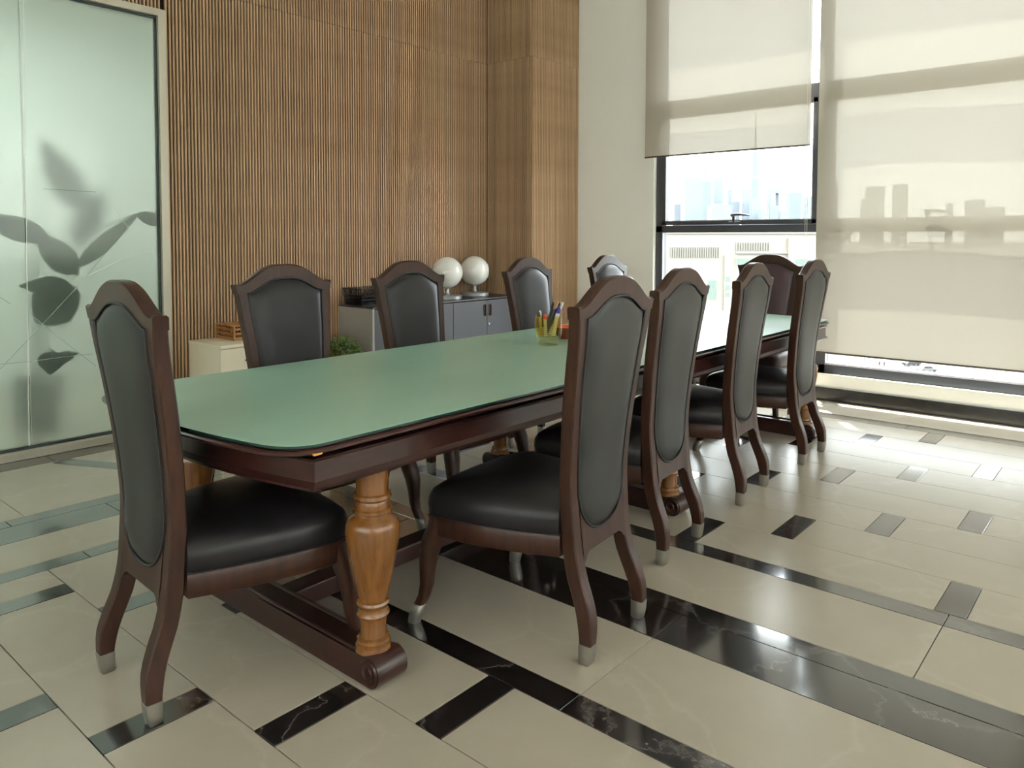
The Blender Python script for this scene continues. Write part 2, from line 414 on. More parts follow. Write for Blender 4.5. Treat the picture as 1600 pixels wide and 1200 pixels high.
# slatted wall: right of the glass partition, with the part over the partition
XP = 2.385           # right edge of the partition frame
ZP = 2.80
wb = MB().box(XP, XCOL+0.05, YB, YB+0.12, -0.1, ZC).box(X0, XP, YB, YB+0.12, ZP, ZC).build('wall_back', MT['backing']); tag(wb, 'wall clad in vertical oak slats on dark backing', kind='structure')
wc = MB().box(XCOL, XW+0.1, YCOL, YB+0.12, -0.1, ZC).build('wall_corner', MT['backing']); tag(wc, 'boxed out corner pier clad in vertical oak slats', kind='structure')
SP = 0.0240
def slat_mesh(z0, z1):
    w2, d = 0.0066, 0.017
    prof = [(-w2,0),(-w2,-d*0.75),(-w2*0.7,-d),(w2*0.7,-d),(w2,-d*0.75),(w2,0)]
    return MB().loops([[(x,y,z0) for x,y in prof],[(x,y,z1) for x,y in prof]]).mesh('slat', MT['slat'])
s_lo, s_hi, s_top = slat_mesh(0.0, 2.998), slat_mesh(3.002, ZC), slat_mesh(ZP, 2.998)
def slats(parent, p, q, rz, meshes):
    p, q = Vector(p), Vector(q); n = int((q-p).length/SP); d = (q-p).normalized()
    for i in range(n):
        for me in meshes:
            o = link('slat', me, parent); o.location = p+d*(SP*(i+0.5)); o.rotation_euler = (0,0,rz)
slats(wb, (XP, YB, 0), (XCOL, YB, 0), 0, (s_lo, s_hi))
slats(wb, (1.86, YB, 0), (XP, YB, 0), 0, (s_top, s_hi))
slats(wc, (XCOL, YCOL, 0), (XCOL, YB-0.014, 0), -PI/2, (s_lo, s_hi))
slats(wc, (XCOL-0.012, YCOL, 0), (XW, YCOL, 0), 0, (s_lo, s_hi))

# window wall: opening from YWL (left jamb) to Y0
YWL, ZS, ZH = 3.63, 0.205, 3.76
wr = MB()
wr.box(XW, XW+0.22, YWL, YB+0.12, -0.1, ZC)
wr.box(XW, XW+0.22, Y0-0.1, YWL, -0.1, ZS)
wr.box(XW, XW+0.22, Y0-0.1, YWL, ZH, ZC)
wr = wr.build('wall_right', MT['white']); tag(wr, 'white window wall with low sill', kind='structure')
bb = bx('baseboard_right', (XW-0.018, XW, Y0, YCOL, 0, 0.104), MT['skirt'], bevel=0.003); tag(bb, 'black stone skirting under the windows', kind='structure')
bx('sill_cap', (XW-0.012, XW+0.03, Y0, YWL, ZS-0.004, ZS+0.008), MT['white'], wr)

# ------------------------------------------------------------------ windows
XF0, XF1 = XW+0.040, XW+0.125
def yy(y): return y*(XF0/XW)      # measured on the wall face, moved onto the frame plane
muls = [YWL, 2.085, 0.57, -0.95, -2.47, Y0]
def window(n, yl, yr, first=False):
    w_ = empty('window_%d' % n); tag(w_, kind='structure')
    fw = 0.045
    f = MB()
    f.box(XF0, XF1, yl-fw-(0.0 if not first else 0.02), yl, ZS, ZH)
    f.box(XF0, XF1, yr, yr+fw, ZS, ZH)
    f.box(XF0, XF1, yr, yl, ZS, 0.285)
    f.box(XF0, XF1, yr, yl, ZH-0.06, ZH)
    f.box(XF0, XF1, yr, yl, 1.362, 1.428)
    f.box(XF0, XF1, yr, yl, 2.46, 2.575)
    f.build('frame', MT['frame'], w_, bevel=0.003, segs=1)
    a, b = yr+fw, yl-fw-(0.02 if first else 0.0)
    MB().box(XF0-0.002, XF1, a, b, 0.285, 0.300).build('sill_bead', MT['frame_light'], w_)
    bx('pane', (XF0+0.03, XF0+0.036, a, b, 0.30, 1.362), MT['pane'], w_)
    bx('pane', (XF0+0.03, XF0+0.036, a, b, 2.575, ZH-0.06), MT['pane'], w_)
    s = MB(); sw = 0.040
    s.box(XF0-0.012, XF0+0.05, a, a+sw, 1.432, 2.456).box(XF0-0.012, XF0+0.05, b-sw, b, 1.432, 2.456)
    s.box(XF0-0.012, XF0+0.05, a, b, 1.432, 1.432+sw).box(XF0-0.012, XF0+0.05, a, b, 2.456-sw, 2.456)
    so = s.build('sash', MT['frame'], w_, bevel=0.003, segs=1)
    g = MB()
    g.box(XF0-0.013, XF0-0.006, a+sw-0.006, a+sw, 1.472, 2.416).box(XF0-0.013, XF0-0.006, b-sw, b-sw+0.006, 1.472, 2.416)
    g.box(XF0-0.013, XF0-0.006, a+sw, b-sw, 1.466, 1.473)
    g.build('gasket', MT['frame_light'], so)
    bx('sash_pane', (XF0+0.02, XF0+0.026, a+sw, b-sw, 1.472, 2.416), MT['pane'], so)
    # grey inner reveal strips beside the lower pane
    bx('reveal', (XF0+0.002, XF0+0.03, b-0.004, b+0.0, 0.30, 1.362), MT['frame_light'], w_)
    yc = (a+b)/2-0.01
    h = MB().box(XF0-0.022, XF0-0.012, yc-0.055, yc+0.055, 1.436, 1.456)
    h.box(XF0-0.040, XF0-0.018, yc-0.012, yc+0.012, 1.450, 1.512)
    h.tube([(XF0-0.040, yc+0.022, 1.512), (XF0-0.043, yc-0.04, 1.518), (XF0-0.040, yc-0.145, 1.508)], [0.015,0.014,0.008], 8)
    h.build('handle', MT['frame'], w_, bevel=0.002, segs=1)
    return w_
for i in range(5):
    if muls[i]-muls[i+1] > 0.4: window(i+1, yy(muls[i])-(0.03 if i == 0 else 0), yy(muls[i+1]), i == 0)
    else: MB().box(XF0, XF1, muls[i+1], yy(muls[i]), ZS, ZH).build('trim_1', MT['frame']).__setitem__('kind', 'structure')

# roller blinds
def blind(yl, yr, zb, label, chain_side=None, wav=0.004, ph=0.0):
    t = empty('roller_blind', (XW-0.05, (yl+yr)/2, 0)); tag(t, label, 'roller blind', 'roller blinds on the window wall')
    hw = (yl-yr)/2; ny, nz = 24, 40; z1 = 3.80
    L = []
    for i in range(nz+1):
        z = zb+0.012+(z1-zb-0.012)*i/nz
        L.append([(wav*math.sin(6.0*y/hw*0.5+ph+0.5*math.sin(z*1.7))*(0.3+0.7*math.sin(PI*min(1, i/nz))), y, z) for y in (-hw+2*hw*j/ny for j in range(ny+1))])
    MB().loops(L, False, False, False).build('fabric', MT['blind'], t, smooth=True)
    bx('bottom_bar', (-0.006, 0.006, -hw, hw, zb-0.002, zb+0.012), MT['bar'], t, bevel=0.003)
    MB().lathe([(0.0,-hw),(0.026,-hw),(0.026,hw),(0.0,hw)], 16, (0.0,0,z1+0.028), axis='y').build('roller_tube', MT['alu'], t, smooth=True)
    if chain_side:
        c = MB(); ys = chain_side*(hw-0.005)
        for dy in (0.0, 0.016):
            c.tube([(-0.022, ys-chain_side*dy, z1), (-0.022, ys-chain_side*dy, 0.75)], 0.0013, 5)
        c.tube([(-0.022, ys-chain_side*0.016*k/6, 0.75-0.010*math.sin(PI*k/6)) for k in range(7)], 0.0013, 5)
        c.build('chain', MT['pen_white'], t)
    return t
blind(3.70, 2.175, 2.058, 'half-raised screen roller blind beside the white wall', chain_side=-1)
blind(2.112, 0.56, 0.388, 'lowered screen roller blind covering the window behind the table end', wav=0.006, ph=1.0)
blind(0.53, -0.96, 0.388, 'lowered screen roller blind over the third window from the slatted pier', wav=0.006, ph=2.0)
blind(-0.99, -2.48, 0.388, 'lowered screen roller blind over the fourth window from the slatted pier', wav=0.006, ph=3.0)

# ------------------------------------------------------------------ frosted glass partition
gp = empty('glass_partition', (0,0,0)); tag(gp, 'frosted glass partition with etched lines and slim metal frame', kind='structure')
YG = YB-0.005
f = MB()
f.box(XP-0.052, XP, YG-0.035, YG+0.07, 0.0, ZP)
f.box(X0, XP-0.052, YG-0.035, YG+0.07, ZP-0.045, ZP)
f.build('frame', MT['alu'], gp, bevel=0.002, segs=1)
f = MB()
f.box(XP-0.066, XP-0.052, YG-0.008, YG+0.02, 0.065, ZP-0.045).box(X0, XP-0.066, YG-0.008, YG+0.02, ZP-0.060, ZP-0.045)
f.build('seal', MT['rubber'], gp)
f = MB().box(X0, XP-0.052, YG-0.05, YG+0.06, 0.0, 0.050)
f.build('floor_track', MT['alu'], gp, bevel=0.003, segs=1)
bx('track_gap', (X0, XP-0.052, YG-0.012, YG+0.03, 0.050, 0.066), MT['rubber'], gp)
XJ = 1.545
for a, b in ((XJ+0.003, XP-0.066), (-0.30, XJ-0.003), (X0, -0.306)):
    bx('glass_pane', (a, b, YG, YG+0.010, 0.066, ZP-0.060), MT['frost'], gp)
def on_glass(u, v, y=YG-0.002):
    d = ray(u, v); return CAM+d*((y-CAM.y)/d.y)
def etch(pts, wd, m):
    s = MB()
    for (a, b) in zip(pts[:-1], pts[1:]):
        A, B = on_glass(*a), on_glass(*b); t = (B-A).normalized(); n = Vector((-t.z, 0, t.x))*wd/2; e = Vector((0,0.0018,0))
        s.add([A+n, B+n, B-n, A-n, A+n+e, B+n+e, B-n+e, A-n+e], [(0,1,2,3),(7,6,5,4),(0,4,5,1),(1,5,6,2),(2,6,7,3),(3,7,4,0)])
    s.build('etched_line', m, gp)
etch([(0,577),(60,514),(122,447)], 0.0026, MT['etch_dark'])
etch([(50,492),(90,526),(150,572)], 0.0026, MT['etch_dark'])
etch([(-20,452),(17,475)], 0.0026, MT['etch_dark'])
etch([(-10,570),(45,565),(90,559),(145,553)], 0.0026, MT['etch_dark'])
etch([(215,340),(180,378),(135,432)], 0.0026, MT['etch_dark'])
etch([(68,295),(150,300)], 0.0026, MT['etch_dark'])
etch([(178,325),(207,365)], 0.002, MT['etch_light'])
etch([(135,432),(190,405),(230,394),(240,398)], 0.002, MT['etch_light'])
etch([(37,-5),(38,100),(45,650),(46,700)], 0.004, MT['etch_light'])

# corridor behind the partition, with its own ceiling light
co = MB().box(X0-0.1, 4.2, 7.6, 7.7, -0.1, 3.42).box(4.2, 4.3, YB+0.12, 7.7, -0.1, 3.42).box(X0-0.2, X0-0.1, YB+0.12, 7.7, -0.1, 3.42)
tag(co.build('wall_corridor', MT['white']), 'white corridor wall behind the frosted partition', kind='structure')
tag(bx('floor_corridor', (X0-0.2, 4.3, YB+0.1, 7.7, -0.1, 0.0), MT['cream']), kind='structure')
tag(bx('ceiling_corridor', (X0-0.2, 4.3, YB+0.12, 7.7, 3.42, 3.52), MT['ceil']), kind='structure')
ME = bpy.data.materials.new('lit_diffuser'); ME.use_nodes = True
_b = ME.node_tree.nodes['Principled BSDF']; _b.inputs['Emission Color'].default_value = (0.95,1.0,1.0,1); _b.inputs['Emission Strength'].default_value = 9.5
t = empty('ceiling_light', (0.9, 6.15, 3.42)); tag(t, 'long ceiling light panel in the corridor behind the frosted glass', 'ceiling light')
bx('diffuser', (-2.2,2.2,-0.20,0.20,-0.02,-0.006), ME, t)
MB().box(-2.23,2.23,-0.23,-0.20,-0.03,0).box(-2.23,2.23,0.20,0.23,-0.03,0).box(-2.23,-2.20,-0.20,0.20,-0.03,0).box(2.20,2.23,-0.20,0.20,-0.03,0).build('rim', MT['alu'], t)
# leafy plant standing right behind the frosted glass
def leaf_blade(tip, base, width, curl, m, parent, name='leaf'):
    tip, base = Vector(tip), Vector(base); d = tip-base; s = MB(); L = []
    side = d.cross(Vector((0,1,0))).normalized(); n = 10
    for i in range(n+1):
        t = i/n; wv = width*math.sin(PI*min(1, t**0.75))*0.5+0.002
        c = base+d*t+Vector((0,0,-curl*t*t))
        L.append([c-side*wv, c+Vector((0,0.006*math.sin(PI*t),0))+Vector((0,0,0.0)), c+side*wv])
    s.loops(L, False, False, False)
    o = s.build(name, m, parent, smooth=True, fix=False)
    md = o.modifiers.new('thick', 'SOLIDIFY'); md.thickness = 0.0015
    return o
pl = empty('potted_plant', (1.80, 5.80, 0)); tag(pl, 'large leafy plant seen blurred through the frosted glass', 'plant')
MB().lathe([(0.0,0),(0.13,0),(0.17,0.34),(0.155,0.34),(0.15,0.30),(0.0,0.30)], 24).build('pot', MT['terracotta'], pl, smooth=True)
MB().lathe([(0.0,0.295),(0.15,0.305),(0.0,0.31)], 24).build('soil', MT['soil'], pl)
st = MB().tube([(0,0,0.28),(0.02,-0.02,0.7),(-0.02,-0.05,1.1),(0.05,-0.03,1.5),(0.0,0.0,1.75)], [0.02,0.018,0.014,0.010,0.005])
def lp(u, v, y): 
    d = ray(u, v); p = CAM+d*(y/d.y); return p-Vector(pl.location)
for (a, b, wd, curl, y) in [((-45,335),(78,373),0.14,0.0,5.100),((52,362),(122,428),0.17,0.0,5.155),((217,333),(118,418),0.10,0.0,5.135),((270,352),(212,335),0.085,0.0,5.096),
                            ((28,452),(112,446),0.12,-0.02,5.130),((52,440),(112,500),0.30,0.0,5.190),((78,586),(82,548),0.15,0.0,5.100),((122,552),(84,562),0.07,0.0,5.125),
                            ((62,215),(128,330),0.22,0.0,5.62),((160,290),(118,390),0.20,0.0,5.72)]:
    leaf_blade(lp(*a, y), lp(*b, y), wd, curl, MT['big_leaf'], pl)
    bpt = lp(*b, y); st.tube([bpt, Vector((0.0, -0.02, max(0.6, bpt.z-0.25)))], 0.005, 6)
st.build('stem', MT['big_leaf'], pl, smooth=True)

# ------------------------------------------------------------------ meeting table
TZ = 0.756
TC = Vector((3.23, 2.29, 0)); TROT = 0.004
def outline(hx, hy, sag, r, nend=14, nside=10, narc=8):
    """plan outline: straight long sides, ends bowed outward by sag, corners filleted with r"""
    def endx(y): return hx+sag*(1-(y/hy)**2)
    pts = []
    def arc(p0, c, p1):
        return [((1-t)**2*p0[0]+2*t*(1-t)*c[0]+t*t*p1[0], (1-t)**2*p0[1]+2*t*(1-t)*c[1]+t*t*p1[1]) for t in (k/narc for k in range(narc+1))]
    r = max(r, 0.001)
    ye = hy-r
    for i in range(nside): pts.append((-(hx-r)+2*(hx-r)*i/nside, -hy))
    pts += arc((hx-r, -hy), (hx+0.0, -hy), (endx(-ye), -ye))
    for i in range(1, nend): y = -ye+2*ye*i/nend; pts.append((endx(y), y))
    pts += arc((endx(ye), ye), (hx, hy), (hx-r, hy))
    for i in range(1, nside): pts.append(((hx-r)-2*(hx-r)*i/nside, hy))
    pts += arc((-(hx-r), hy), (-hx, hy), (-endx(ye), ye))
    for i in range(1, nend): y = ye-2*ye*i/nend; pts.append((-endx(y), y))
    pts += arc((-endx(-ye), -ye), (-hx, -hy), (-(hx-r), -hy))
    return pts
def tl(hx, hy, sag, r, z): return [(x, y, z) for x, y in outline(hx, hy, sag, r)]
HX, HY, SAG = 2.125, 0.600, 0.075
table = empty('meeting_table', TC, TROT); tag(table, 'long dark wooden meeting table with green glass top and turned legs', 'table')
# wooden top with a moulded edge
prof = [(-0.010,0.726),(0.008,0.728),(0.016,0.733),(0.016,0.738),(0.012,0.7415),(0.004,0.743),(0.006,0.7465),(0.002,0.748),(-0.02,0.748)]
MB().loops([tl(HX+d-0.005, HY+d-0.005, SAG, 0.115, z) for d, z in [(-0.03,0.712),(-0.022,0.720)]+prof]).build('tabletop', MT['table_wood'], table, smooth=0.6)
# two glass sheets meeting at a seam
XS = 3.315-TC.x
def glass_half(sign, name='glass_sheet'):
    lo = outline(HX, HY, SAG, 0.11)
    def clip(p): 
        x, y = p; return (max(x, XS+0.001) if sign > 0 else min(x, XS-0.001), y)
    pts = []
    for p in map(clip, lo):
        if not pts or (Vector(p)-Vector(pts[-1])).length > 1e-5: pts.append(p)
    if (Vector(pts[0])-Vector(pts[-1])).length < 1e-5: pts.pop()
    def inset(d): return [(x-d*(1 if x > 0 else -1) if abs(x-XS) > 0.01 else x, y-d*(1 if y > 0 else -1)) for x, y in pts]
    s = MB(); s.loops([[(x,y,0.748) for x,y in pts], [(x,y,TZ-0.001) for x,y in pts]], True, True, False, 1)
    i2 = inset(0.0012)
    s.loops([[(x,y,TZ-0.001) for x,y in pts], [(x,y,TZ) for x,y in i2]], True, False, True, 0)
    return s.build(name, [MT['table_glass'], MT['glass_edge']], table, fix=True)
glass_half(-1); glass_half(1)
# apron with lip mouldings
AX, AY, AS = 2.055, 0.588, 0.075
MB().loops([tl(AX+d, AY+d, AS, 0.003, z) for d, z in [(-0.03,0.628),(-0.004,0.626),(0.012,0.630),(0.014,0.638),(0.006,0.644),(0.0,0.650),(0.0,0.705),(0.010,0.713),(0.012,0.717),(-0.03,0.718)]]).build('apron', MT['table_wood'], table, smooth=0.5)
MB().add([(-2.125,-0.611,0.7335),(-2.09,-0.6125,0.7335),(-2.09,-0.6125,0.727),(-2.12,-0.609,0.728),(-2.10,-0.597,0.7335),(-2.10,-0.597,0.727)], [(0,1,2,3),(0,3,5,4),(1,4,5,2),(0,4,1),(3,2,5)])
legp = [(0.0,0.632),(0.048,0.632),(0.048,0.556),(0.055,0.552),(0.057,0.542),(0.050,0.534),(0.053,0.524),(0.053,0.512),(0.058,0.508),(0.058,0.500),(0.053,0.496),(0.056,0.490),(0.070,0.480),(0.078,0.466),(0.0805,0.448),(0.078,0.415),(0.072,0.375),(0.062,0.320),(0.052,0.275),(0.044,0.245),(0.041,0.236),(0.047,0.232),(0.050,0.225),(0.047,0.218),(0.043,0.212),(0.0445,0.200),(0.049,0.192),(0.046,0.184),(0.040,0.180),(0.0385,0.160),(0.040,0.125),(0.048,0.119),(0.050,0.111),(0.047,0.104),(0.052,0.100),(0.054,0.088),(0.054,0.082),(0.0,0.082)]
leg_me = MB().lathe(list(reversed(legp)), 32, cap=False).mesh('leg', MT['leg_wood'], smooth=0.5)
def foot_beam(x):
    o = MB(); hw_, y1 = 0.055, 0.625
    pr = [(-y1+0.045, 0.0), (y1-0.045, 0.0)]
    n = 10
    arcR = [(y1-0.045+0.045*math.sin(a), 0.045-0.045*math.cos(a)) for a in (PI*k/n for k in range(1, n+1))]
    mid = [(y1-0.075, 0.083), (-y1+0.075, 0.083)]
    arcL = [(-(y1-0.045)-0.045*math.sin(a), 0.045+0.045*math.cos(a)) for a in (PI*k/n for k in range(0, n))]
    pf = pr+arcR+mid+arcL
    o.loops([[(x-hw_, y, z) for y, z in pf], [(x+hw_, y, z) for y, z in pf]])
    for sx in (-1, 1):
        o.tube([(x+sx*0.040, -y1+0.10, 0.0845), (x+sx*0.040, y1-0.10, 0.0845)], 0.006, 8)
    b = o.build('foot_beam', MT['table_wood'], table, smooth=0.5)
    for sx in (-1, 1):
        for sy in (-1, 1):
            c = (x+sx*(hw_+0.001), sy*(y1-0.045), 0.045)
            MB().lathe([(0.0,sx*0.004),(0.012,sx*0.004),(0.015,0),(0.021,0),(0.024,sx*0.005),(0.036,sx*0.005),(0.040,0)], 20, c, axis='x', cap=False).build('scroll', MT['table_wood'], b, smooth=0.6)
    for sy in (-1, 1):
        l = link('leg', leg_me, table); l.location = (x, sy*0.535, 0)
    bx('cross_rail', (x-0.03, x+0.03, -0.49, 0.49, 0.585, 0.632), MT['table_wood'], table)
for x in (1.413-TC.x, 3.215-TC.x, 5.05-TC.x): foot_beam(x)
for a, b in ((1.468, 3.16), (3.27, 4.995)):
    bx('stretcher', (a-TC.x, b-TC.x, -0.045, 0.045, 0.012, 0.078), MT['table_wood'], table, bevel=0.006)
# worn spot on the corner of the edge moulding
wo = MB()
for a, b, z0 in ((0, 3, 0.7315),):
    wo.add([(-2.072,-0.6112,0.7295),(-2.048,-0.6122,0.7300),(-2.046,-0.6118,0.7350),(-2.060,-0.6114,0.7338),(-2.074,-0.6104,0.7355),
            (-2.072,-0.603,0.7295),(-2.048,-0.604,0.7300),(-2.046,-0.604,0.7350),(-2.060,-0.604,0.7338),(-2.074,-0.603,0.7355)],
           [(0,1,2,3,4),(9,8,7,6,5),(0,5,6,1),(1,6,7,2),(2,7,8,3),(3,8,9,4),(4,9,5,0)])
wo.build('worn_chip', MT['worn'], table)

# ------------------------------------------------------------------ chairs
def cr(tab):
    xs = [t[0] for t in tab]; ys = [t[1] for t in tab]
    def f(x):
        if x <= xs[0]: return ys[0]
        if x >= xs[-1]: return ys[-1]
        i = max(j for j in range(len(xs)-1) if xs[j] <= x)
        def sl(j):
            if j == 0: return (ys[1]-ys[0])/(xs[1]-xs[0])
            if j == len(xs)-1: return (ys[-1]-ys[-2])/(xs[-1]-xs[-2])
            return (ys[j+1]-ys[j-1])/(xs[j+1]-xs[j-1])
        h = xs[i+1]-xs[i]; t = (x-xs[i])/h
        return ((2*t**3-3*t*t+1)*ys[i]+(t**3-2*t*t+t)*h*sl(i)+(-2*t**3+3*t*t)*ys[i+1]+(t**3-t*t)*h*sl(i+1))
    return f
y_rear = cr([(0,-0.020),(0.06,-0.027),(0.13,-0.026),(0.19,-0.008),(0.25,0.016),(0.33,0.034),(0.42,0.042),(0.52,0.048),(0.62,0.043),(0.72,0.034),(0.82,0.022),(0.92,0.008),(1.0,-0.004),(1.1,-0.014),(1.19,-0.020)])
thick = cr([(0,0.038),(0.06,0.042),(0.13,0.052),(0.2,0.054),(0.3,0.050),(0.5,0.044),(0.8,0.044),(1.0,0.042),(1.19,0.040)])
x_out = cr([(0,0.196),(0.06,0.1965),(0.12,0.193),(0.19,0.186),(0.27,0.182),(0.36,0.184),(0.5,0.190),(0.65,0.199),(0.8,0.213),(0.92,0.225),(1.0,0.234),(1.06,0.243),(1.10,0.253)])
x_wid = cr([(0,0.036),(0.06,0.039),(0.13,0.044),(0.22,0.046),(0.33,0.046),(0.5,0.044),(0.9,0.044),(1.1,0.05)])
def x_in(z): return x_out(z)-x_wid(z)
def sm(t): t = min(1, max(0, t)); return t*t*(3-2*t)
def crest(x):
    a = abs(x); return 1.098+0.086*(1-sm(a/0.245)**1.75)+0.004*sm((a-0.225)/0.033)
def arch(x):
    a = abs(x); return 1.062+0.060*(1-sm(a/0.205)**1.5)
ZCORN = 1.062
def pan_bot(s): return 0.372+0.13*(1-math.sqrt(max(0, 1-abs(s)**2.3)))
def ring8(x0, x1, y0, y1, z, c=0.0045):
    return [(x0+c,y0,z),(x1-c,y0,z),(x1,y0+c,z),(x1,y1-c,z),(x1-c,y1,z),(x0+c,y1,z),(x0,y1-c,z),(x0,y0+c,z)]
def stile_mesh(s):
    L = []; zs = [0.055]+[0.08+(1.085-0.08)*i/38 for i in range(39)]
    for z in zs:
        a, b = x_in(z), x_out(z); y0 = y_rear(z); y1 = y0+thick(z)
        L.append(ring8(min(s*a, s*b), max(s*a, s*b), y0, y1, z))
    return MB().loops(L).mesh('leg', MT['wood'], smooth=0.6)
def cap_mesh(s):
    L = []
    for z, g in ((0.0,-0.002),(0.004,0.0005),(0.03,0.0014),(0.062,0.0014),(0.064,-0.002)):
        a, b = x_in(z)-g, x_out(z)+g; y0 = y_rear(z)-g; y1 = y_rear(z)+thick(z)+g
        L.append(ring8(min(s*a, s*b), max(s*a, s*b), y0, y1, z))
    return MB().loops(L).mesh('foot_cap', MT['cap'], smooth=0.9)
def crest_mesh():
    L = []; n = 48
    for i in range(n+1):
        x = -0.253+0.506*i/n; zt = crest(x); zb = arch(x) if abs(x) < 0.205 else ZCORN
        zb = min(zb, zt-0.02)
        yt, yb = y_rear(zt), y_rear(zb); tt, tb = thick(zt), thick(zb); c = 0.006
        xb = x if abs(x) < 0.205 else math.copysign(min(abs(x), 0.205+(abs(x)-0.205)*(x_out(zb)+0.0008-0.205)/0.048), x)
        L.append([(xb,yb-0.0006,zb),(x,yt-0.0006,zt-c),(x,yt+c,zt),(x,yt+tt-c,zt),(x,yt+tt+0.0006,zt-c),(xb,yb+tb+0.0006,zb)])
    return MB().loops(L).mesh('crest_rail', MT['wood'], smooth=0.7)
def brail_mesh():
    L = []; n = 20
    for i in range(n+1):
        s = -1+2*i/n; x = s*x_in(0.36)*1.02; zt = min(pan_bot(s*0.985)+0.0, 0.50); a = abs(s)
        zb = 0.318-0.030*sm((a-0.72)/0.28)
        y0, y1 = y_rear(zb), y_rear(zt)
        L.append([(x,y0+0.001,zb),(x,y1+0.001,zt),(x,y1+thick(zt)-0.001,zt),(x,y0+thick(zb)-0.001,zb)])
    return MB().loops(L).mesh('back_rail', MT['wood'], smooth=0.7)
def panel_grid(front):
    ns, ntt = 28, 44; L = []
    zlow = 0.40 if front else None
    for j in range(ntt+1):
        t = j/ntt; rowp = []
        for i in range(ns+1):
            s = -1+2*i/ns
            zb = pan_bot(s) if not front else max(0.46, pan_bot(s)); 
            zt = arch(s*0.203)
            z = zb+(zt-zb)*t
            x = s*(x_in(max(z, 0.30))+0.002)
            bl = (1-abs(s)**5)*(1-abs(2*t-1)**10)
            wr_ = 0.0013*math.sin(s*46)*max(0, (t-0.86)/0.14)*(1-abs(s)**4)*(1 if t < 0.985 else 0.2)
            if front: y = y_rear(z)+thick(z)-0.006+0.026*bl**0.6+wr_*1.3
            else: y = y_rear(z)+0.007-0.019*bl**0.6-wr_*1.3
            rowp.append((x, y, z))
        L.append(rowp)
    return L
def border(L):
    b = list(L[0])+[r[-1] for r in L[1:]]+list(reversed(L[-1]))[1:]+[r[0] for r in reversed(L[1:-1])]
    return b
seat_pl = None
def seat_outline(grow=0.0):
    hw0, hw1 = 0.190, 0.283
    yb, yc, yf = 0.088, 0.500, 0.580
    pts = []
    n = 12
    def arc(p0, c, p1, k=8): return [((1-t)**2*p0[0]+2*t*(1-t)*c[0]+t*t*p1[0], (1-t)**2*p0[1]+2*t*(1-t)*c[1]+t*t*p1[1]) for t in (i/k for i in range(k+1))]
    pts.append((-hw0, yb)); pts.append((0, yb)); pts.append((hw0, yb))
    for i in range(1, n): t = i/n; pts.append((hw0+(hw1-hw0)*math.sin(t*PI/2)**1.0, yb+(yc-yb)*t))
    pts += arc((hw1, yc), (hw1, yc+0.052), (hw1-0.05, yc+0.058))
    for i in range(1, 10): x = (hw1-0.05)*(1-2*i/10); pts.append((x, yc+0.058+(yf-yc-0.058)*(1-(x/(hw1-0.05))**2)))
    pts += arc((-(hw1-0.05), yc+0.058), (-hw1, yc+0.052), (-hw1, yc))
    for i in range(1, n): t = 1-i/n; pts.append((-(hw0+(hw1-hw0)*math.sin(t*PI/2)), yb+(yc-yb)*t))
    cx, cy = 0.0, 0.33
    out = []
    for x, y in pts:
        sx, sy = (0.28+grow)/0.28, (0.25+grow)/0.25
        out.append((cx+(x-cx)*sx, max(cy+(y-cy)*sy, yb) if y <= yb+1e-6 else cy+(y-cy)*sy))
    return out
def sloop(g, z, dome=0.0):
    return [(x, y, z) for x, y in seat_outline(g)]
def front_leg(s):
    path = [(0.252,0.520,0.372),(0.256,0.530,0.330),(0.264,0.545,0.285),(0.272,0.556,0.235),(0.275,0.560,0.185),(0.276,0.562,0.135),(0.280,0.570,0.095),(0.287,0.585,0.060)]
    rad = [0.030,0.033,0.033,0.029,0.024,0.021,0.0185,0.018]
    L = []
    for (x, y, z), r in zip(path, rad):
        L.append([(s*x+r*1.05*math.copysign(abs(math.cos(a))**0.7, math.cos(a)), y+r*1.05*math.copysign(abs(math.sin(a))**0.7, math.sin(a)), z) for a in (2*PI*k/12 for k in range(12))])
    me = MB().loops(L).mesh('leg', MT['wood'], smooth=0.9)
    L = []
    for (x, y, z), r in zip([(0.286,0.584,0.066),(0.287,0.585,0.062),(0.292,0.595,0.03),(0.296,0.602,0.0)], [0.018,0.0215,0.0215,0.019]):
        L.append([(s*x+r*1.05*math.copysign(abs(math.cos(a))**0.7, math.cos(a)), y+r*1.05*math.copysign(abs(math.sin(a))**0.7, math.sin(a)), z) for a in (2*PI*k/12 for k in range(12))])
    return me, MB().loops(L).mesh('foot_cap', MT['cap'], smooth=0.9)
CH = {}
for s in (-1, 1):
    CH['stile', s] = stile_mesh(s); CH['cap', s] = cap_mesh(s); CH['fleg', s], CH['fcap', s] = front_leg(s)
CH['crest'] = crest_mesh(); CH['brail'] = brail_mesh()
GF, GR = panel_grid(True), panel_grid(False)
def panel_mesh(L, m, nm): return MB().loops(L, False, False, False).mesh(nm, m, smooth=True, fix=False)
def piping(L, off, nm='piping'):
    return MB().tube([(x, y+off, z) for x, y, z in border(L)], 0.0052, 6, closed=True).mesh(nm, MT['leather'], smooth=True)
CH['pf'] = piping(GF, 0.006); CH['pr'] = piping(GR, -0.007)
CH['rail'] = MB().loops([sloop(-0.03, 0.312), sloop(-0.004, 0.310), sloop(0.0, 0.316), sloop(0.002, 0.345), sloop(0.0, 0.376), sloop(-0.004, 0.382), sloop(-0.03, 0.382)]).mesh('seat_rail', MT['wood'], smooth=0.8)
CH['cush'] = lambda m: MB().loops([sloop(-0.02, 0.378), sloop(0.002, 0.380), sloop(0.008, 0.392), sloop(0.011, 0.415), sloop(0.008, 0.440), sloop(-0.002, 0.460), sloop(-0.022, 0.474), sloop(-0.06, 0.486), sloop(-0.11, 0.494), sloop(-0.17, 0.499), sloop(-0.225, 0.501)]).mesh('seat', m, smooth=True)
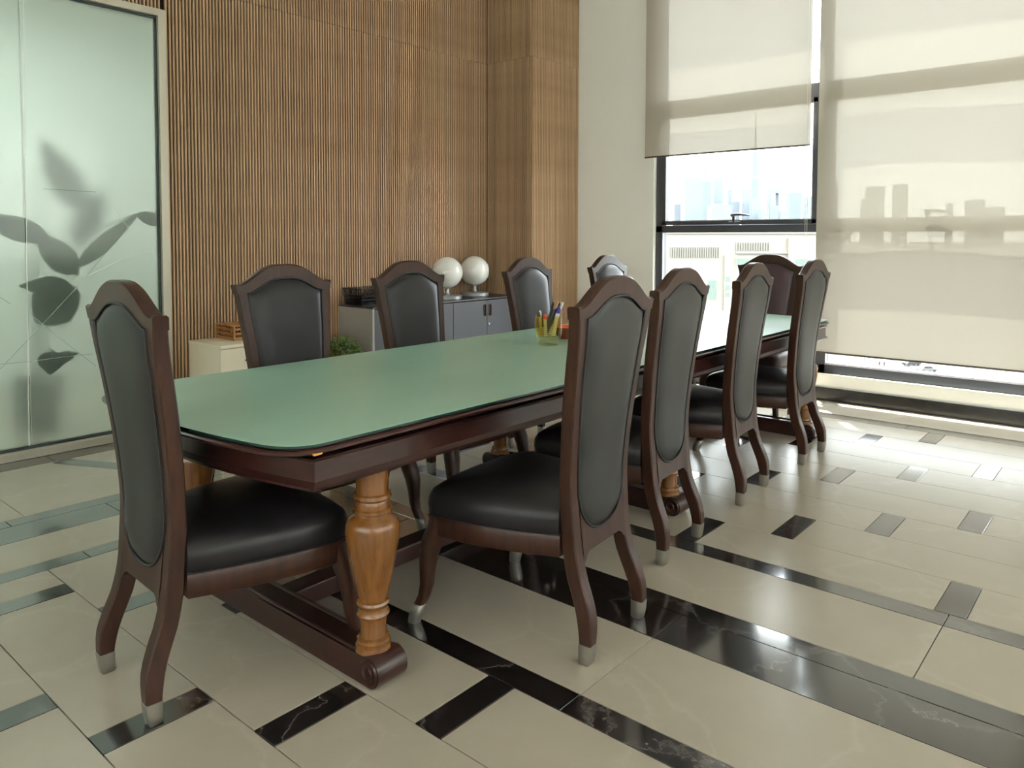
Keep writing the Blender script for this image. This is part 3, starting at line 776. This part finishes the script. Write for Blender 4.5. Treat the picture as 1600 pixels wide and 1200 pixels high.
CH['spipe'] = MB().tube(sloop(0.006, 0.384), 0.0036, 6, closed=True).mesh('piping', MT['leather'], smooth=True)
def make_chair(name, front_m, back_m):
    t = empty(name)
    for s in (-1, 1):
        l = link('leg', CH['stile', s], t); c = link('foot_cap', CH['cap', s], l)
        l = link('leg', CH['fleg', s], t); c = link('foot_cap', CH['fcap', s], l)
    link('crest_rail', CH['crest'], t); link('back_rail', CH['brail'], t)
    b = link('backrest', panel_mesh(GF, front_m, 'backrest'), t); link('piping', CH['pf'], b)
    b = link('back_panel', panel_mesh([list(reversed(r)) for r in GR], back_m, 'back_panel'), t); link('piping', CH['pr'], b)
    link('seat_rail', CH['rail'], t)
    b = link('seat', CH['cush'](front_m), t); link('piping', CH['spipe'], b)
    return t
proto = make_chair('dining_chair', MT['leather'], MT['leather_back'])
ch_red = make_chair('dining_chair', MT['leather_red'], MT['leather_back'])
GRP = 'leather chairs around the meeting table'
spots = [
 ((0.897, 2.192), -93.2, 'high-backed leather chair at the table end nearest the frosted glass partition', 0),
 ((2.056, 1.318), 5.0, 'high-backed leather chair pulled out beside the pencil cup, opposite the slatted wall', 0),
 ((2.840, 1.495), 4.0, 'second high-backed leather chair from the partition on the table side opposite the slatted wall', 0),
 ((3.700, 1.546), 4.2, 'third high-backed leather chair from the partition on the table side opposite the slatted wall', 0),
 ((4.575, 1.548), 1.4, 'high-backed leather chair nearest the windows on the table side opposite the slatted wall', 0),
 ((1.945, 3.030), 182.5, 'high-backed leather chair in front of the cream cabinet with the bamboo tray', 0),
 ((2.705, 3.030), 183.0, 'high-backed leather chair in front of the grey credenza, beside the globe lamps', 0),
 ((3.735, 3.060), 184.5, 'high-backed leather chair in front of the slatted corner pier', 0),
 ((4.690, 3.085), 183.0, 'high-backed leather chair on the slatted wall side nearest the windows', 0),
 ((5.785, 2.300), 90.2, 'burgundy leather high-backed chair at the table end under the windows', 1),
]
used = [False, False]
for (x, y), a, lab, k in spots:
    src = (proto, ch_red)[k]
    c = src if not used[k] else copy_tree(src)
    used[k] = True
    c.location = (x, y, 0); c.rotation_euler = (0, 0, math.radians(a)); tag(c, lab, 'chair', GRP)

# ------------------------------------------------------------------ things on the table
cup_c = Vector((3.085, 2.385, TZ))
t = empty('pencil_cup', cup_c); tag(t, 'ribbed amber glass tumbler full of pens on the table', 'pencil cup')
def rib(r, k, n): return r*(1+0.02*math.cos(2*PI*k*n/96*1.0))
L = []
for r, z in [(0.046,0.0),(0.050,0.004),(0.050,0.016),(0.046,0.020),(0.052,0.026),(0.056,0.036),(0.060,0.042),(0.066,0.050),(0.068,0.07),(0.068,0.150)]:
    L.append([(rib(r,k,24)*math.cos(2*PI*k/96), rib(r,k,24)*math.sin(2*PI*k/96), z) for k in range(96)])
for r, z in [(0.0655,0.151),(0.064,0.150),(0.064,0.06),(0.052,0.045),(0.0,0.040)]:
    L.append([(max(r,0.0005)*math.cos(2*PI*k/96), max(r,0.0005)*math.sin(2*PI*k/96), z) for k in range(96)])
MB().loops(L).build('glass_body', MT['amber'], t, smooth=0.9)
rings = MB()
for k in range(9):
    z = 0.062+k*0.0095
    rings.tube([(0.0690*math.cos(a), 0.0690*math.sin(a), z) for a in (2*PI*i/40 for i in range(40))], 0.0016, 5, closed=True)
rings.build('ribs', MT['amber'], t, smooth=True)
def pen(pa, pb, ang, tilt, ln, r, body, tip, label, cat='pen'):
    px, py = pa*0.65+pb*0.76, -pa*0.76+pb*0.65     # along / across the picture
    base = Vector((cup_c.x+px, cup_c.y+py, TZ+0.050))
    d = Vector((math.cos(ang)*math.sin(tilt), math.sin(ang)*math.sin(tilt), math.cos(tilt)))
    o = empty('pen' if cat == 'pen' else 'pencil', base); tag(o, label, cat, 'pens in the amber tumbler')
    r *= 1.15
    MB().tube([d*0, d*(ln*0.78)], r, 8).build('barrel', body, o, smooth=0.9)
    MB().tube([d*(ln*0.78), d*(ln*0.93), d*ln], [r*1.12, r*1.1, r*0.45], 8).build('cap' if cat == 'pen' else 'point', tip, o, smooth=0.9)
# directions: image right is about (0.65,-0.76)
IR = math.atan2(-0.76, 0.65)
pen(-0.038,-0.016,IR+PI,0.10,0.125,0.006,MT['pencil_y'],MT['pen_black'],'yellow pencil with dark tip at the partition side of the tumbler','pencil')
pen(-0.036,0.014,IR+PI,0.06,0.125,0.006,MT['pencil_y'],MT['pen_white'],'yellow pencil with pale tip in the amber tumbler','pencil')
pen(-0.015,-0.044,IR+PI,0.05,0.112,0.0075,MT['pen_white'],MT['pen_red'],'pale pen with red cap in the amber tumbler')
pen(-0.018,-0.026,IR,0.24,0.178,0.0055,MT['pen_black'],MT['pen_black'],'slim black pen leaning in the amber tumbler')
pen(-0.012,-0.010,IR,0.33,0.186,0.0055,MT['pen_black'],MT['pen_wood'],'black pencil with bare wood end leaning in the tumbler','pencil')
pen(-0.014,0.006,IR,0.42,0.182,0.006,MT['pen_black'],MT['pen_black'],'thick black pen leaning in the amber tumbler')
pen(-0.012,0.022,IR,0.49,0.190,0.0065,MT['pen_wood'],MT['pen_white'],'brown pencil with pale end leaning in the tumbler','pencil')
pen(0.024,-0.022,IR,0.20,0.150,0.0095,MT['pen_white'],MT['pen_blue'],'white marker with blue cap in the amber tumbler')
pen(0.012,0.040,IR,0.34,0.178,0.0065,MT['pen_white'],MT['pen_white'],'white pen leaning farthest out of the amber tumbler')
t = empty('bowl', (3.345, 2.468, TZ)); tag(t, 'small orange glazed bowl standing beside the pencil tumbler', 'bowl')
MB().lathe([(0.0,0.0),(0.034,0.0),(0.036,0.008),(0.060,0.030),(0.078,0.062),(0.080,0.066)], 28, cap=False).build('outer_wall', MT['bowl_out'], t, smooth=True)
MB().lathe([(0.080,0.066),(0.077,0.067),(0.072,0.058),(0.054,0.030),(0.030,0.014),(0.0,0.012)], 28, cap=False).build('glazed_inside', MT['orange'], t, smooth=True)

# ------------------------------------------------------------------ cabinets by the slatted wall
YFC = 4.633
cab = empty('storage_cabinet', (2.51, YFC, 0)); tag(cab, 'low cream lacquered cabinet with the bamboo tray on top', 'cabinet')
D = YB-0.020-YFC
bx('carcass', (0, 0.84, 0.018, D, 0.02, 0.578), MT['cab_white'], cab, bevel=0.002, smooth=False)
bx('top_panel', (-0.003, 0.843, -0.004, D, 0.578, 0.600), MT['cab_white'], cab, bevel=0.004)
bx('plinth', (0.02, 0.82, 0.04, D, 0.0, 0.02), MT['cab_white'], cab)
for x0 in (0.0, 0.42):
    d_ = bx('door', (x0+0.002, x0+0.418, 0.0, 0.018, 0.024, 0.572), MT['cab_white'], cab, bevel=0.002)
    hx = x0+0.19
    MB().box(hx-0.022, hx+0.022, -0.026, -0.018, 0.484, 0.492).box(hx-0.02, hx-0.014, -0.02, 0.0, 0.485, 0.491).box(hx+0.014, hx+0.02, -0.02, 0.0, 0.485, 0.491).build('handle', MT['black_plastic'], d_)
tr = empty('bamboo_tray', (2.70, 4.805, 0.600)); tag(tr, 'slatted bamboo tray box on the cream cabinet', 'tray')
tw, td, th = 0.34, 0.245, 0.102
for (a, b) in ((0,0),(tw-0.014,0),(0,td-0.014),(tw-0.014,td-0.014)):
    bx('post', (a, a+0.014, b, b+0.014, 0, th-0.008), MT['crate'], tr)
for z in (0.004, 0.036, 0.068):
    hgt = 0.014
    bx('slat', (0.002, 0.010, 0.014, td-0.014, z, z+hgt), MT['crate'], tr)
    bx('slat', (tw-0.010, tw-0.002, 0.014, td-0.014, z, z+hgt), MT['crate'], tr)
    bx('slat', (0.014, tw-0.014, 0.002, 0.010, z, z+hgt), MT['crate'], tr)
    bx('slat', (0.014, tw-0.014, td-0.010, td-0.002, z, z+hgt), MT['crate'], tr)
for k in range(6):
    y = 0.0+k*(td-0.030)/5
    bx('lid_slat', (0, tw, y, y+0.026, th-0.008, th), MT['crate'], tr)
bx('bottom_board', (0.01, tw-0.01, 0.01, td-0.01, 0.0, 0.004), MT['crate'], tr)

cr_ = empty('credenza', (3.765, YFC, 0)); tag(cr_, 'long grey credenza with dark handles below the globe lamps', 'credenza')
CL, CHT = 1.775, 0.765
D2 = YB-0.020-YFC
bx('side_panel', (0, 0.02, 0.0, D2, 0.0, CHT-0.012), MT['cab_side'], cr_, bevel=0.001)
bx('side_panel', (CL-0.02, CL, 0.0, D2, 0.0, CHT-0.012), MT['cab_side'], cr_, bevel=0.001)
bx('carcass', (0.02, CL-0.02, 0.022, D2, 0.06, CHT-0.022), MT['cab_front'], cr_)
bx('plinth', (0.02, CL-0.02, 0.05, D2, 0.0, 0.06), MT['cab_top'], cr_)
bx('worktop', (-0.002, CL+0.002, -0.006, D2, CHT-0.012, CHT), MT['cab_top'], cr_, bevel=0.002)
dw = (CL-0.044)/4
for k in range(4):
    x0 = 0.022+k*dw
    d_ = bx('door', (x0+0.002, x0+dw-0.002, 0.002, 0.021, 0.065, CHT-0.020), MT['cab_front'], cr_, bevel=0.002)
    hx = x0+(dw-0.035 if k % 2 == 0 else 0.035)
    h = MB(); zc, hh, rr = 0.655, 0.055, 0.011
    n = 10; po = [(hx+rr*math.cos(a), zc+hh-rr+rr*math.sin(a)) for a in (PI*i/n for i in range(n+1))]+[(hx-rr*math.cos(a), zc-hh+rr-rr*math.sin(a)) for a in (PI*i/n for i in range(n+1))]
    h.loops([[(x, 0.0018, z) for x, z in po], [(x, -0.004, z) for x, z in po]]).build('handle_recess', MT['black_plastic'], d_)
    sg = 1 if k % 2 == 0 else 1
    bx('grip', (hx+0.004*sg, hx+0.016*sg, -0.016, 0.0, zc-0.05, zc+0.05), MT['handle_brown'], d_, bevel=0.003)
    if k % 2 == 1:
        MB().lathe([(0.0,-0.006),(0.009,-0.006),(0.010,0.002)], 14, (x0+0.022, 0.0, 0.53), axis='y').build('lock', MT['steel'], d_, smooth=0.6)
# globe table lamps
def globe_lamp(x, y, label):
    t = empty('globe_lamp', (x, y, CHT)); tag(t, label, 'table lamp', 'globe lamps on the credenza')
    R_, zc = 0.139, 0.236; pr = []
    for k in range(25):
        a = -PI/2+0.42+(PI-0.42)*k/24; pr.append((max(R_*math.cos(a), 0.0), zc+R_*math.sin(a)))
    MB().lathe([(0.0, pr[0][1])]+pr, 40, cap=False).build('globe', MT['lamp_globe'], t, smooth=True)
    MB().lathe([(0.0,0.034),(0.034,0.034),(0.022,0.046),(0.016,0.066),(0.018,0.095),(0.046,0.104),(0.046,0.112),(0.0,0.112)], 24, cap=False).build('stem', MT['lamp_metal'], t, smooth=0.7)
    MB().lathe([(0.0,0.0),(0.128,0.0),(0.134,0.004),(0.134,0.030),(0.128,0.036),(0.0,0.036)], 36, cap=False).build('base', MT['lamp_metal'], t, smooth=0.7)
    return t
globe_lamp(5.205, 4.905, 'opal globe lamp on the credenza, next to the corner pier')
globe_lamp(4.755, 4.815, 'opal globe lamp on the credenza, behind the chair shoulder')
# black wire basket on the credenza
bk = empty('wire_basket', (3.79, 4.80, CHT)); tag(bk, 'black wire desk basket on the end of the credenza', 'basket')
bw, bd, bh = 0.36, 0.25, 0.135
rim = MB()
for z, g in ((0.004, 0.02), (0.07, 0.01), (bh, 0.0)):
    rim.tube([(g,g,z),(bw-g,g,z),(bw-g,bd-g,z),(g,bd-g,z)], 0.003, 6, closed=True)
rim.build('rim', MT['black_plastic'], bk)
wires = MB()
for k in range(25):
    x = bw*k/24
    for y, gy in ((0,0.02),(bd,-0.02)): wires.tube([(x*0.89+0.02,y+gy,0.004),(x,y,bh)], 0.0028, 5)
for k in range(17):
    y = bd*k/16
    for x, gx in ((0,0.02),(bw,-0.02)): wires.tube([(x+gx,y*0.84+0.02,0.004),(x,y,bh)], 0.0028, 5)
wires.build('wires', MT['black_plastic'], bk)
bx('base_sheet', (0.02, bw-0.02, 0.02, bd-0.02, 0.0, 0.004), MT['black_plastic'], bk)
for k in range(3):
    bx('paper_tray', (0.03, bw-0.03, 0.03, bd-0.03, 0.006+k*0.028, 0.024+k*0.028), MT['pen_black'], bk, bevel=0.003)
# round leafy bush in a pot between the cabinets
bs = empty('potted_bush', (3.54, 4.715, 0)); tag(bs, 'round small-leaved green bush in a pot between the cabinets', 'plant')
MB().lathe([(0.0,0.0),(0.085,0.0),(0.115,0.27),(0.122,0.28),(0.122,0.295),(0.110,0.295),(0.106,0.27),(0.0,0.27)], 28, cap=False).build('pot', MT['terracotta'], bs, smooth=0.6)
MB().tube([(0,0,0.26),(0.005,0,0.36),(0,0,0.44)], [0.014,0.011,0.006]).build('stem', MT['soil'], bs)
lv = MB()
for k in range(1500):
    a = random.uniform(0, 2*PI); cz = random.uniform(-0.92, 1); rr = 0.150*random.uniform(0.72, 1.03)
    sr = math.sqrt(1-cz*cz); c = Vector((rr*sr*math.cos(a), rr*sr*math.sin(a), 0.415+rr*cz*0.95))
    u = Vector((random.gauss(0,1), random.gauss(0,1), random.gauss(0,1))).normalized(); v = u.orthogonal().normalized()
    l, wv = random.uniform(0.010,0.018), random.uniform(0.005,0.009)
    nrm = u.cross(v)*0.002
    lv.add([c-u*l, c+v*wv+nrm, c+u*l, c-v*wv+nrm], [(0,1,2),(0,2,3)])
lv.build('foliage', MT['leaf'], bs, fix=False)['kind'] = 'stuff'
# slotted floor outlet box under the table
fb = empty('floor_outlet', (1.585, 2.44, 0)); tag(fb, 'slotted metal floor outlet box set in the marble under the table', 'floor outlet')
MB().box(-0.062,0.062,-0.072,-0.058,0.0004,0.006).box(-0.062,0.062,0.058,0.072,0.0004,0.006).box(-0.062,-0.048,-0.058,0.058,0.0004,0.006).box(0.048,0.062,-0.058,0.058,0.0004,0.006).build('rim', MT['steel'], fb)
bx('recess', (-0.048,0.048,-0.058,0.058,0.0004,0.002), MT['black_plastic'], fb)
for k in range(11):
    y = -0.055+k*0.0105; bx('slot_bar', (-0.048,0.048,y,y+0.0045,0.002,0.005), MT['steel'], fb)

# ------------------------------------------------------------------ outside
GZ = -31.0
MT['sand'] = mat('sandy_ground', rough=0.9, build=lambda nt, b: nt.links.new((lambda n, r: (nt.links.new(coords(nt, (1,1,1)), n.inputs['Vector']), nt.links.new(n.outputs['Fac'], r.inputs['Fac']), r.outputs['Color'])[2])(N(nt,'ShaderNodeTexNoise', Scale=0.03, Detail=5.0), ramp(nt, [(0.35,(0.040,0.036,0.034)),(0.65,(0.055,0.049,0.045))])), b.inputs['Base Color']))
MT['tower'] = mat('hazy_blue_tower_glass', (0.145,0.165,0.188), 0.6, spec=0.1)  # distance haze is put into this pale blue base colour
MT['tower2'] = mat('hazy_pale_tower', (0.132,0.152,0.176), 0.7, spec=0.1)  # second tower tone, haze likewise mixed into the colour
MT['facade'] = mat('cream_render', (0.185,0.175,0.150), 0.9)
MT['peach'] = mat('peach_render', (0.25,0.21,0.175), 0.9)
MT['far_win'] = mat('green_far_glass', (0.085,0.12,0.105), 0.4)
MT['car_grey'] = mat('car_grey', (0.03,0.03,0.033), 0.3)
MT['car_white'] = mat('car_white', (0.10,0.10,0.10), 0.3)
MT['car_glass'] = mat('car_glass', (0.03,0.035,0.04), 0.1)
MT['tyre'] = mat('tyre', (0.02,0.02,0.02), 0.9)
MT['red_cloth'] = mat('red_cloth', (0.06,0.006,0.009), 0.8)
MT['grey_cloth'] = mat('grey_cloth', (0.014,0.014,0.016), 0.8)
MT['skin'] = mat('skin', (0.20,0.12,0.08), 0.6)
MT['hair'] = mat('hair', (0.02,0.015,0.012), 0.6)
MT['sandstone'] = mat('ochre_paving', (0.075,0.055,0.025), 0.9)
MT['rail'] = mat('fence_steel', (0.02,0.022,0.025), 0.5)
gr = MB().add([(-9000,-9000,GZ),(12000,-9000,GZ),(12000,12000,GZ),(-9000,12000,GZ)], [(0,1,2,3)]).build('ground', MT['sand']); tag(gr, 'sandy ground below the building', kind='structure')
FH = Vector((FWD.x, FWD.y, 0)).normalized(); RH = Vector((FH.y, -FH.x, 0))
def gp_(u, dep):     # ground point below pixel column u at a given depth
    p = at_depth(u, 363, dep); return Vector((p.x, p.y, GZ))
def tower(u0, u1, vtop, dep, label, m='tower', kind='block', spire=None, shoulder=None):
    pm = gp_((u0+u1)/2, dep); wdt = (u1-u0)/F_PX*dep
    ht = CAM_H+(373-vtop)/F_PX*dep-GZ
    t = empty('skyscraper', pm, math.atan2(RH.y, RH.x)); tag(t, label, 'skyscraper', 'hazy towers on the skyline')
    hw_ = wdt/2; d2 = min(hw_, 40)
    s = MB()
    if kind == 'block': s.box(-hw_, hw_, -d2, d2, 0, ht); s.build('shaft', MT[m], t)
    elif kind == 'peak':
        sh = CAM_H+(373-shoulder)/F_PX*dep-GZ
        s.loops([[(-a,-b,z),(a,-b,z),(a,b,z),(-a,b,z)] for a, b, z in ((hw_,d2,0),(hw_,d2,sh),(hw_*0.5,d2*0.5,(sh+ht)/2),(hw_*0.06,d2*0.06,ht))]).build('shaft', MT[m], t)
    elif kind == 'needle':
        pr = [(hw_,0),(hw_*0.92,ht*0.28),(hw_*0.66,ht*0.30),(hw_*0.62,ht*0.50),(hw_*0.42,ht*0.52),(hw_*0.36,ht*0.70),(hw_*0.16,ht*0.73),(hw_*0.12,ht*0.88),(1.0,ht)]
        s.lathe(pr, 12).build('shaft', MT[m], t)
    elif kind == 'gate':
        s.box(-hw_, hw_, -d2, d2, 0, ht*0.72); s.box(-hw_, -hw_*0.72, -d2, d2, ht*0.72, ht); s.box(hw_*0.72, hw_, -d2, d2, ht*0.72, ht); s.box(-hw_*0.72, hw_*0.72, -d2, d2, ht*0.93, ht)
        s.build('shaft', MT[m], t)
    if kind == 'block' and wdt > 20:
        MB().box(-hw_*0.5, hw_*0.4, -d2*0.6, d2*0.6, ht, ht+wdt*0.06).build('roof_plant', MT[m], t)
    if spire:
        zs = CAM_H+(373-spire)/F_PX*dep-GZ
        MB().tube([(0,0,ht*0.99),(0,0,zs)], [3.0, 0.6], 6).build('spire', MT[m], t)
    return t
DP = 4000.0
tower(1052,1066,319,DP*0.9,'low tower at the jamb end of the skyline')
tower(1066,1094,278,DP*0.86,'broad flat-topped blue tower on the skyline')
tower(1095,1109,253,DP,'slim pointed tower beside the broad flat-topped tower','tower2','peak',shoulder=284)
tower(1113,1127,265,DP*0.88,'blue tower with a tapered peak on the skyline','tower','peak',shoulder=280)
tower(1108,1139,320,DP*0.8,'wide low block in front of the tapered peak tower')
tower(1136,1142,296,DP*0.9,'narrow tower with thin mast on the skyline','tower',spire=283)
tower(1143,1154,314,DP*0.85,'small square tower near the needle skyscraper')
tower(1160,1172,294,DP*0.84,'flat tower joined to the foot of the needle skyscraper')
tower(1172,1186,309,DP*0.82,'stepped block in front of the needle skyscraper')
tower(1168,1188,176,DP*1.15,'tallest needle skyscraper on the skyline','tower2','needle')
tower(1186,1199,326,DP*0.8,'low pale block beside the needle skyscraper')
tower(1200,1215,295,DP*0.85,'tower with a square hole near its top','tower','gate')
tower(1217,1228,328,DP*0.8,'low pale block beyond the tower with the hole')
tower(1229,1248,288,DP,'tall tower with a slim spire on the skyline','tower2','peak',shoulder=300,spire=274)
tower(1255,1270,307,DP*0.85,'block at the mullion end of the open skyline')
for (a, b, v, lab) in ((1296,1306,283,'dim tower behind the blind near the mullion'),(1345,1352,310,'small dim tower behind the lowered blind'),(1355,1376,291,'twin dim tower seen through the lowered blind'),
                       (1397,1413,287,'square dim tower seen through the lowered blind'),(1478,1486,316,'thin dim tower behind the window handle'),(1512,1532,311,'wide dim block seen through the lowered blind'),(1540,1562,322,'low dim block seen through the lowered blind')):
    tower(a, b, v, DP*0.85, lab)
# neighbouring building across the street
DB = 130.0
p0 = gp_(985, DB); ang = math.atan2(RH.y, RH.x)
nb = empty('office_building', p0, ang); tag(nb, 'cream office building with peach piers across the street', 'building')
def bu(u): return (u-985)/F_PX*DB
def bz(v): return CAM_H+(373-v)/F_PX*DB-GZ
UR = 1330
bx('wall', (0, bu(UR), 0, 18, 0, bz(364)), MT['facade'], nb)
bx('parapet', (-0.3, bu(UR)+0.3, -0.3, 18.3, bz(364), bz(361)), MT['facade'], nb)
bx('pier', (bu(1132), bu(1144), -0.5, 0, 0, bz(398)), MT['peach'], nb)
bx('pier', (bu(1231), bu(1274), -0.7, 0, 0, bz(371)), MT['peach'], nb)
bx('ledge', (bu(1150), bu(1232), -0.4, 0, bz(395), bz(392)), MT['facade'], nb)
for k in range(22):
    u = 1048+k*3.55; bx('fin', (bu(u), bu(u)+0.12, -0.35, 0, bz(401), bz(385)), MT['facade'], nb)
for k in range(14):
    u = 1150+k*3.9; bx('fin', (bu(u), bu(u)+0.12, -0.3, 0, bz(390), bz(377.5)), MT['facade'], nb)
for (a, b, c, d_) in ((1107,1121,437,467),(1133,1141,431,438),(1133,1141,444,452),(1133,1141,456,462),(1151,1170,403,413),(1178,1196,403,413),(1204,1222,403,413),(1240,1262,403,412),(1151,1165,437,467),(1178,1192,437,467),(1205,1219,437,467),(1060,1074,437,467),(1083,1097,437,467),(1282,1300,403,430),(1282,1300,440,470)):
    yo = -0.72 if 1231 <= a <= 1274 else (-0.52 if 1132 <= a <= 1144 else -0.02)
    w_ = MB().box(bu(a)-0.12, bu(b)+0.12, yo-0.06, yo+0.02, bz(d_)-0.12, bz(c)+0.12).build('window', MT['facade'], nb)
    n = 2 if b-a > 10 else 1
    for k in range(n):
        xa, xb = bu(a)+(bu(b)-bu(a))*k/n+0.04, bu(a)+(bu(b)-bu(a))*(k+1)/n-0.04
        bx('pane', (xa, xb, yo-0.09, yo-0.05, bz(d_), bz(c)), MT['far_win'], w_)
# street: paving, fence, cars, people
def gpx(u, v): return at_z(u, v, GZ)
sl = MB()
A, B, C_, D_ = gpx(1322,556), gpx(1349,560), gpx(1345,572), gpx(1318,566)
for q in (A,B,C_,D_): q.z = GZ
sl.add([*(q+Vector((0,0,0.02)) for q in (A,B,C_,D_)), *(q+Vector((0,0,0.3)) for q in (A,B,C_,D_))], [(3,2,1,0),(4,5,6,7),(0,1,5,4),(1,2,6,5),(2,3,7,6),(3,0,4,7)])
tag(sl.build('paving_slab', MT['sandstone']), 'ochre paved traffic island on the street below', 'paving')
def fence(us, v, label):
    pts = [gpx(u, v+dv) for u, dv in us]
    t = empty('street_fence', pts[0]); tag(t, label, 'fence')
    for p in pts:
        q = p-pts[0]; MB().tube([(q.x,q.y,0),(q.x,q.y,2.6)], 0.06, 6).build('post', MT['rail'], t)
    for z in (0.5, 2.4):
        MB().tube([(p.x-pts[0].x, p.y-pts[0].y, z) for p in pts], 0.035, 5).build('rail', MT['rail'], t)
fence([(1290,0),(1301,1),(1314,2.5),(1325,4),(1337,5),(1350,6.5),(1358,7.5),(1368,8.5)], 566, 'thin street fence beside the ochre paving')
fence([(1392,0),(1420,2),(1450,5),(1480,8),(1510,12),(1522,13),(1557,17),(1571,19),(1600,22)], 572, 'thin street fence in front of the parked cars')
def car(u, v, rz, m, label):
    p = gpx(u, v); p.z = GZ
    t = empty('parked_car', p, rz); tag(t, label, 'car', 'cars parked on the street below')
    body = [(-2.2,0.35),(-2.25,0.75),(-1.9,0.92),(-1.1,0.98),(1.2,0.98),(2.0,0.88),(2.25,0.70),(2.25,0.35)]
    MB().loops([[(x,-0.88,z) for x,z in body],[(x,0.88,z) for x,z in body]]).build('body', m, t, bevel=0.08)
    cab_ = [(-1.5,0.96),(-1.0,1.42),(0.55,1.45),(1.35,0.96)]
    MB().loops([[(x,-0.78,z) for x,z in cab_],[(x,0.78,z) for x,z in cab_]]).build('cabin', MT['car_glass'], t, bevel=0.05)
    bx('roof', (-0.95,0.5,-0.72,0.72,1.43,1.48), m, t)
    for x in (-1.4, 1.4):
        for y in (-0.80, 0.80):
            MB().lathe([(0.0,-0.1),(0.33,-0.1),(0.33,0.1),(0.0,0.1)], 14, (x,y,0.33), axis='y').build('wheel', MT['tyre'], t)
car(1424, 571, ang+0.25, MT['car_grey'], 'grey car parked behind the white car on the street')
car(1448, 581, ang+0.1, MT['car_white'], 'white car parked nearer the building on the street')
for k, (u, v, m) in enumerate(((1500,515.5,'car_grey'),(1533,502,'car_white'),(1543,516.5,'car_grey'))):
    car(u, v, ang+0.2, MT[m], ['grey car seen through the blind, beside the ochre street','pale car seen through the blind in the far row','second grey car seen through the blind, end of the row'][k])
def person(u, v, cloth, label):
    p = gpx(u, v); p.z = GZ
    t = empty('person', p, ang+0.6); tag(t, label, 'person')
    vs = [(0,0,0.95),(0,0,1.15),(0,0,1.42),(0,0,1.52),(0,0,1.64),(0.20,0,1.40),(0.24,0.03,1.12),(0.24,0.10,0.88),(-0.20,0,1.40),(-0.24,0.0,1.12),(-0.24,0.05,0.88),(0.10,0,0.90),(0.11,0.08,0.50),(0.11,0.05,0.08),(0.11,0.18,0.05),(-0.10,0,0.90),(-0.11,-0.05,0.50),(-0.11,-0.14,0.08),(-0.11,-0.02,0.05)]
    es = [(0,1),(1,2),(2,3),(3,4),(2,5),(5,6),(6,7),(2,8),(8,9),(9,10),(0,11),(11,12),(12,13),(13,14),(0,15),(15,16),(16,17),(17,18)]
    rd = [0.15,0.14,0.15,0.06,0.10,0.07,0.05,0.04,0.07,0.05,0.04,0.095,0.065,0.05,0.04,0.095,0.065,0.05,0.04]
    me = bpy.data.meshes.new('body'); me.from_pydata(vs, es, []); me.materials.append(MT[cloth])
    o = link('body', me, t); md = o.modifiers.new('skin', 'SKIN')
    for i, r in enumerate(rd): me.skin_vertices[0].data[i].radius = (r, r)
    me.skin_vertices[0].data[0].use_root = True
    o.modifiers.new('sub', 'SUBSURF').levels = 1
    MB().lathe([(0.0,1.52),(0.07,1.55),(0.09,1.63),(0.085,1.70),(0.05,1.755),(0.0,1.765)], 12, cap=False).build('head', MT['skin'], t, smooth=True)
    MB().lathe([(0.092,1.62),(0.095,1.68),(0.075,1.75),(0.0,1.785)], 12, (0,-0.012,0), cap=False).build('hair', MT['hair'], t, smooth=True)
person(1374, 574.5, 'red_cloth', 'person in red clothes walking beside a person in dark grey')
person(1381.5, 575, 'grey_cloth', 'person in dark grey clothes walking beside a person in red')
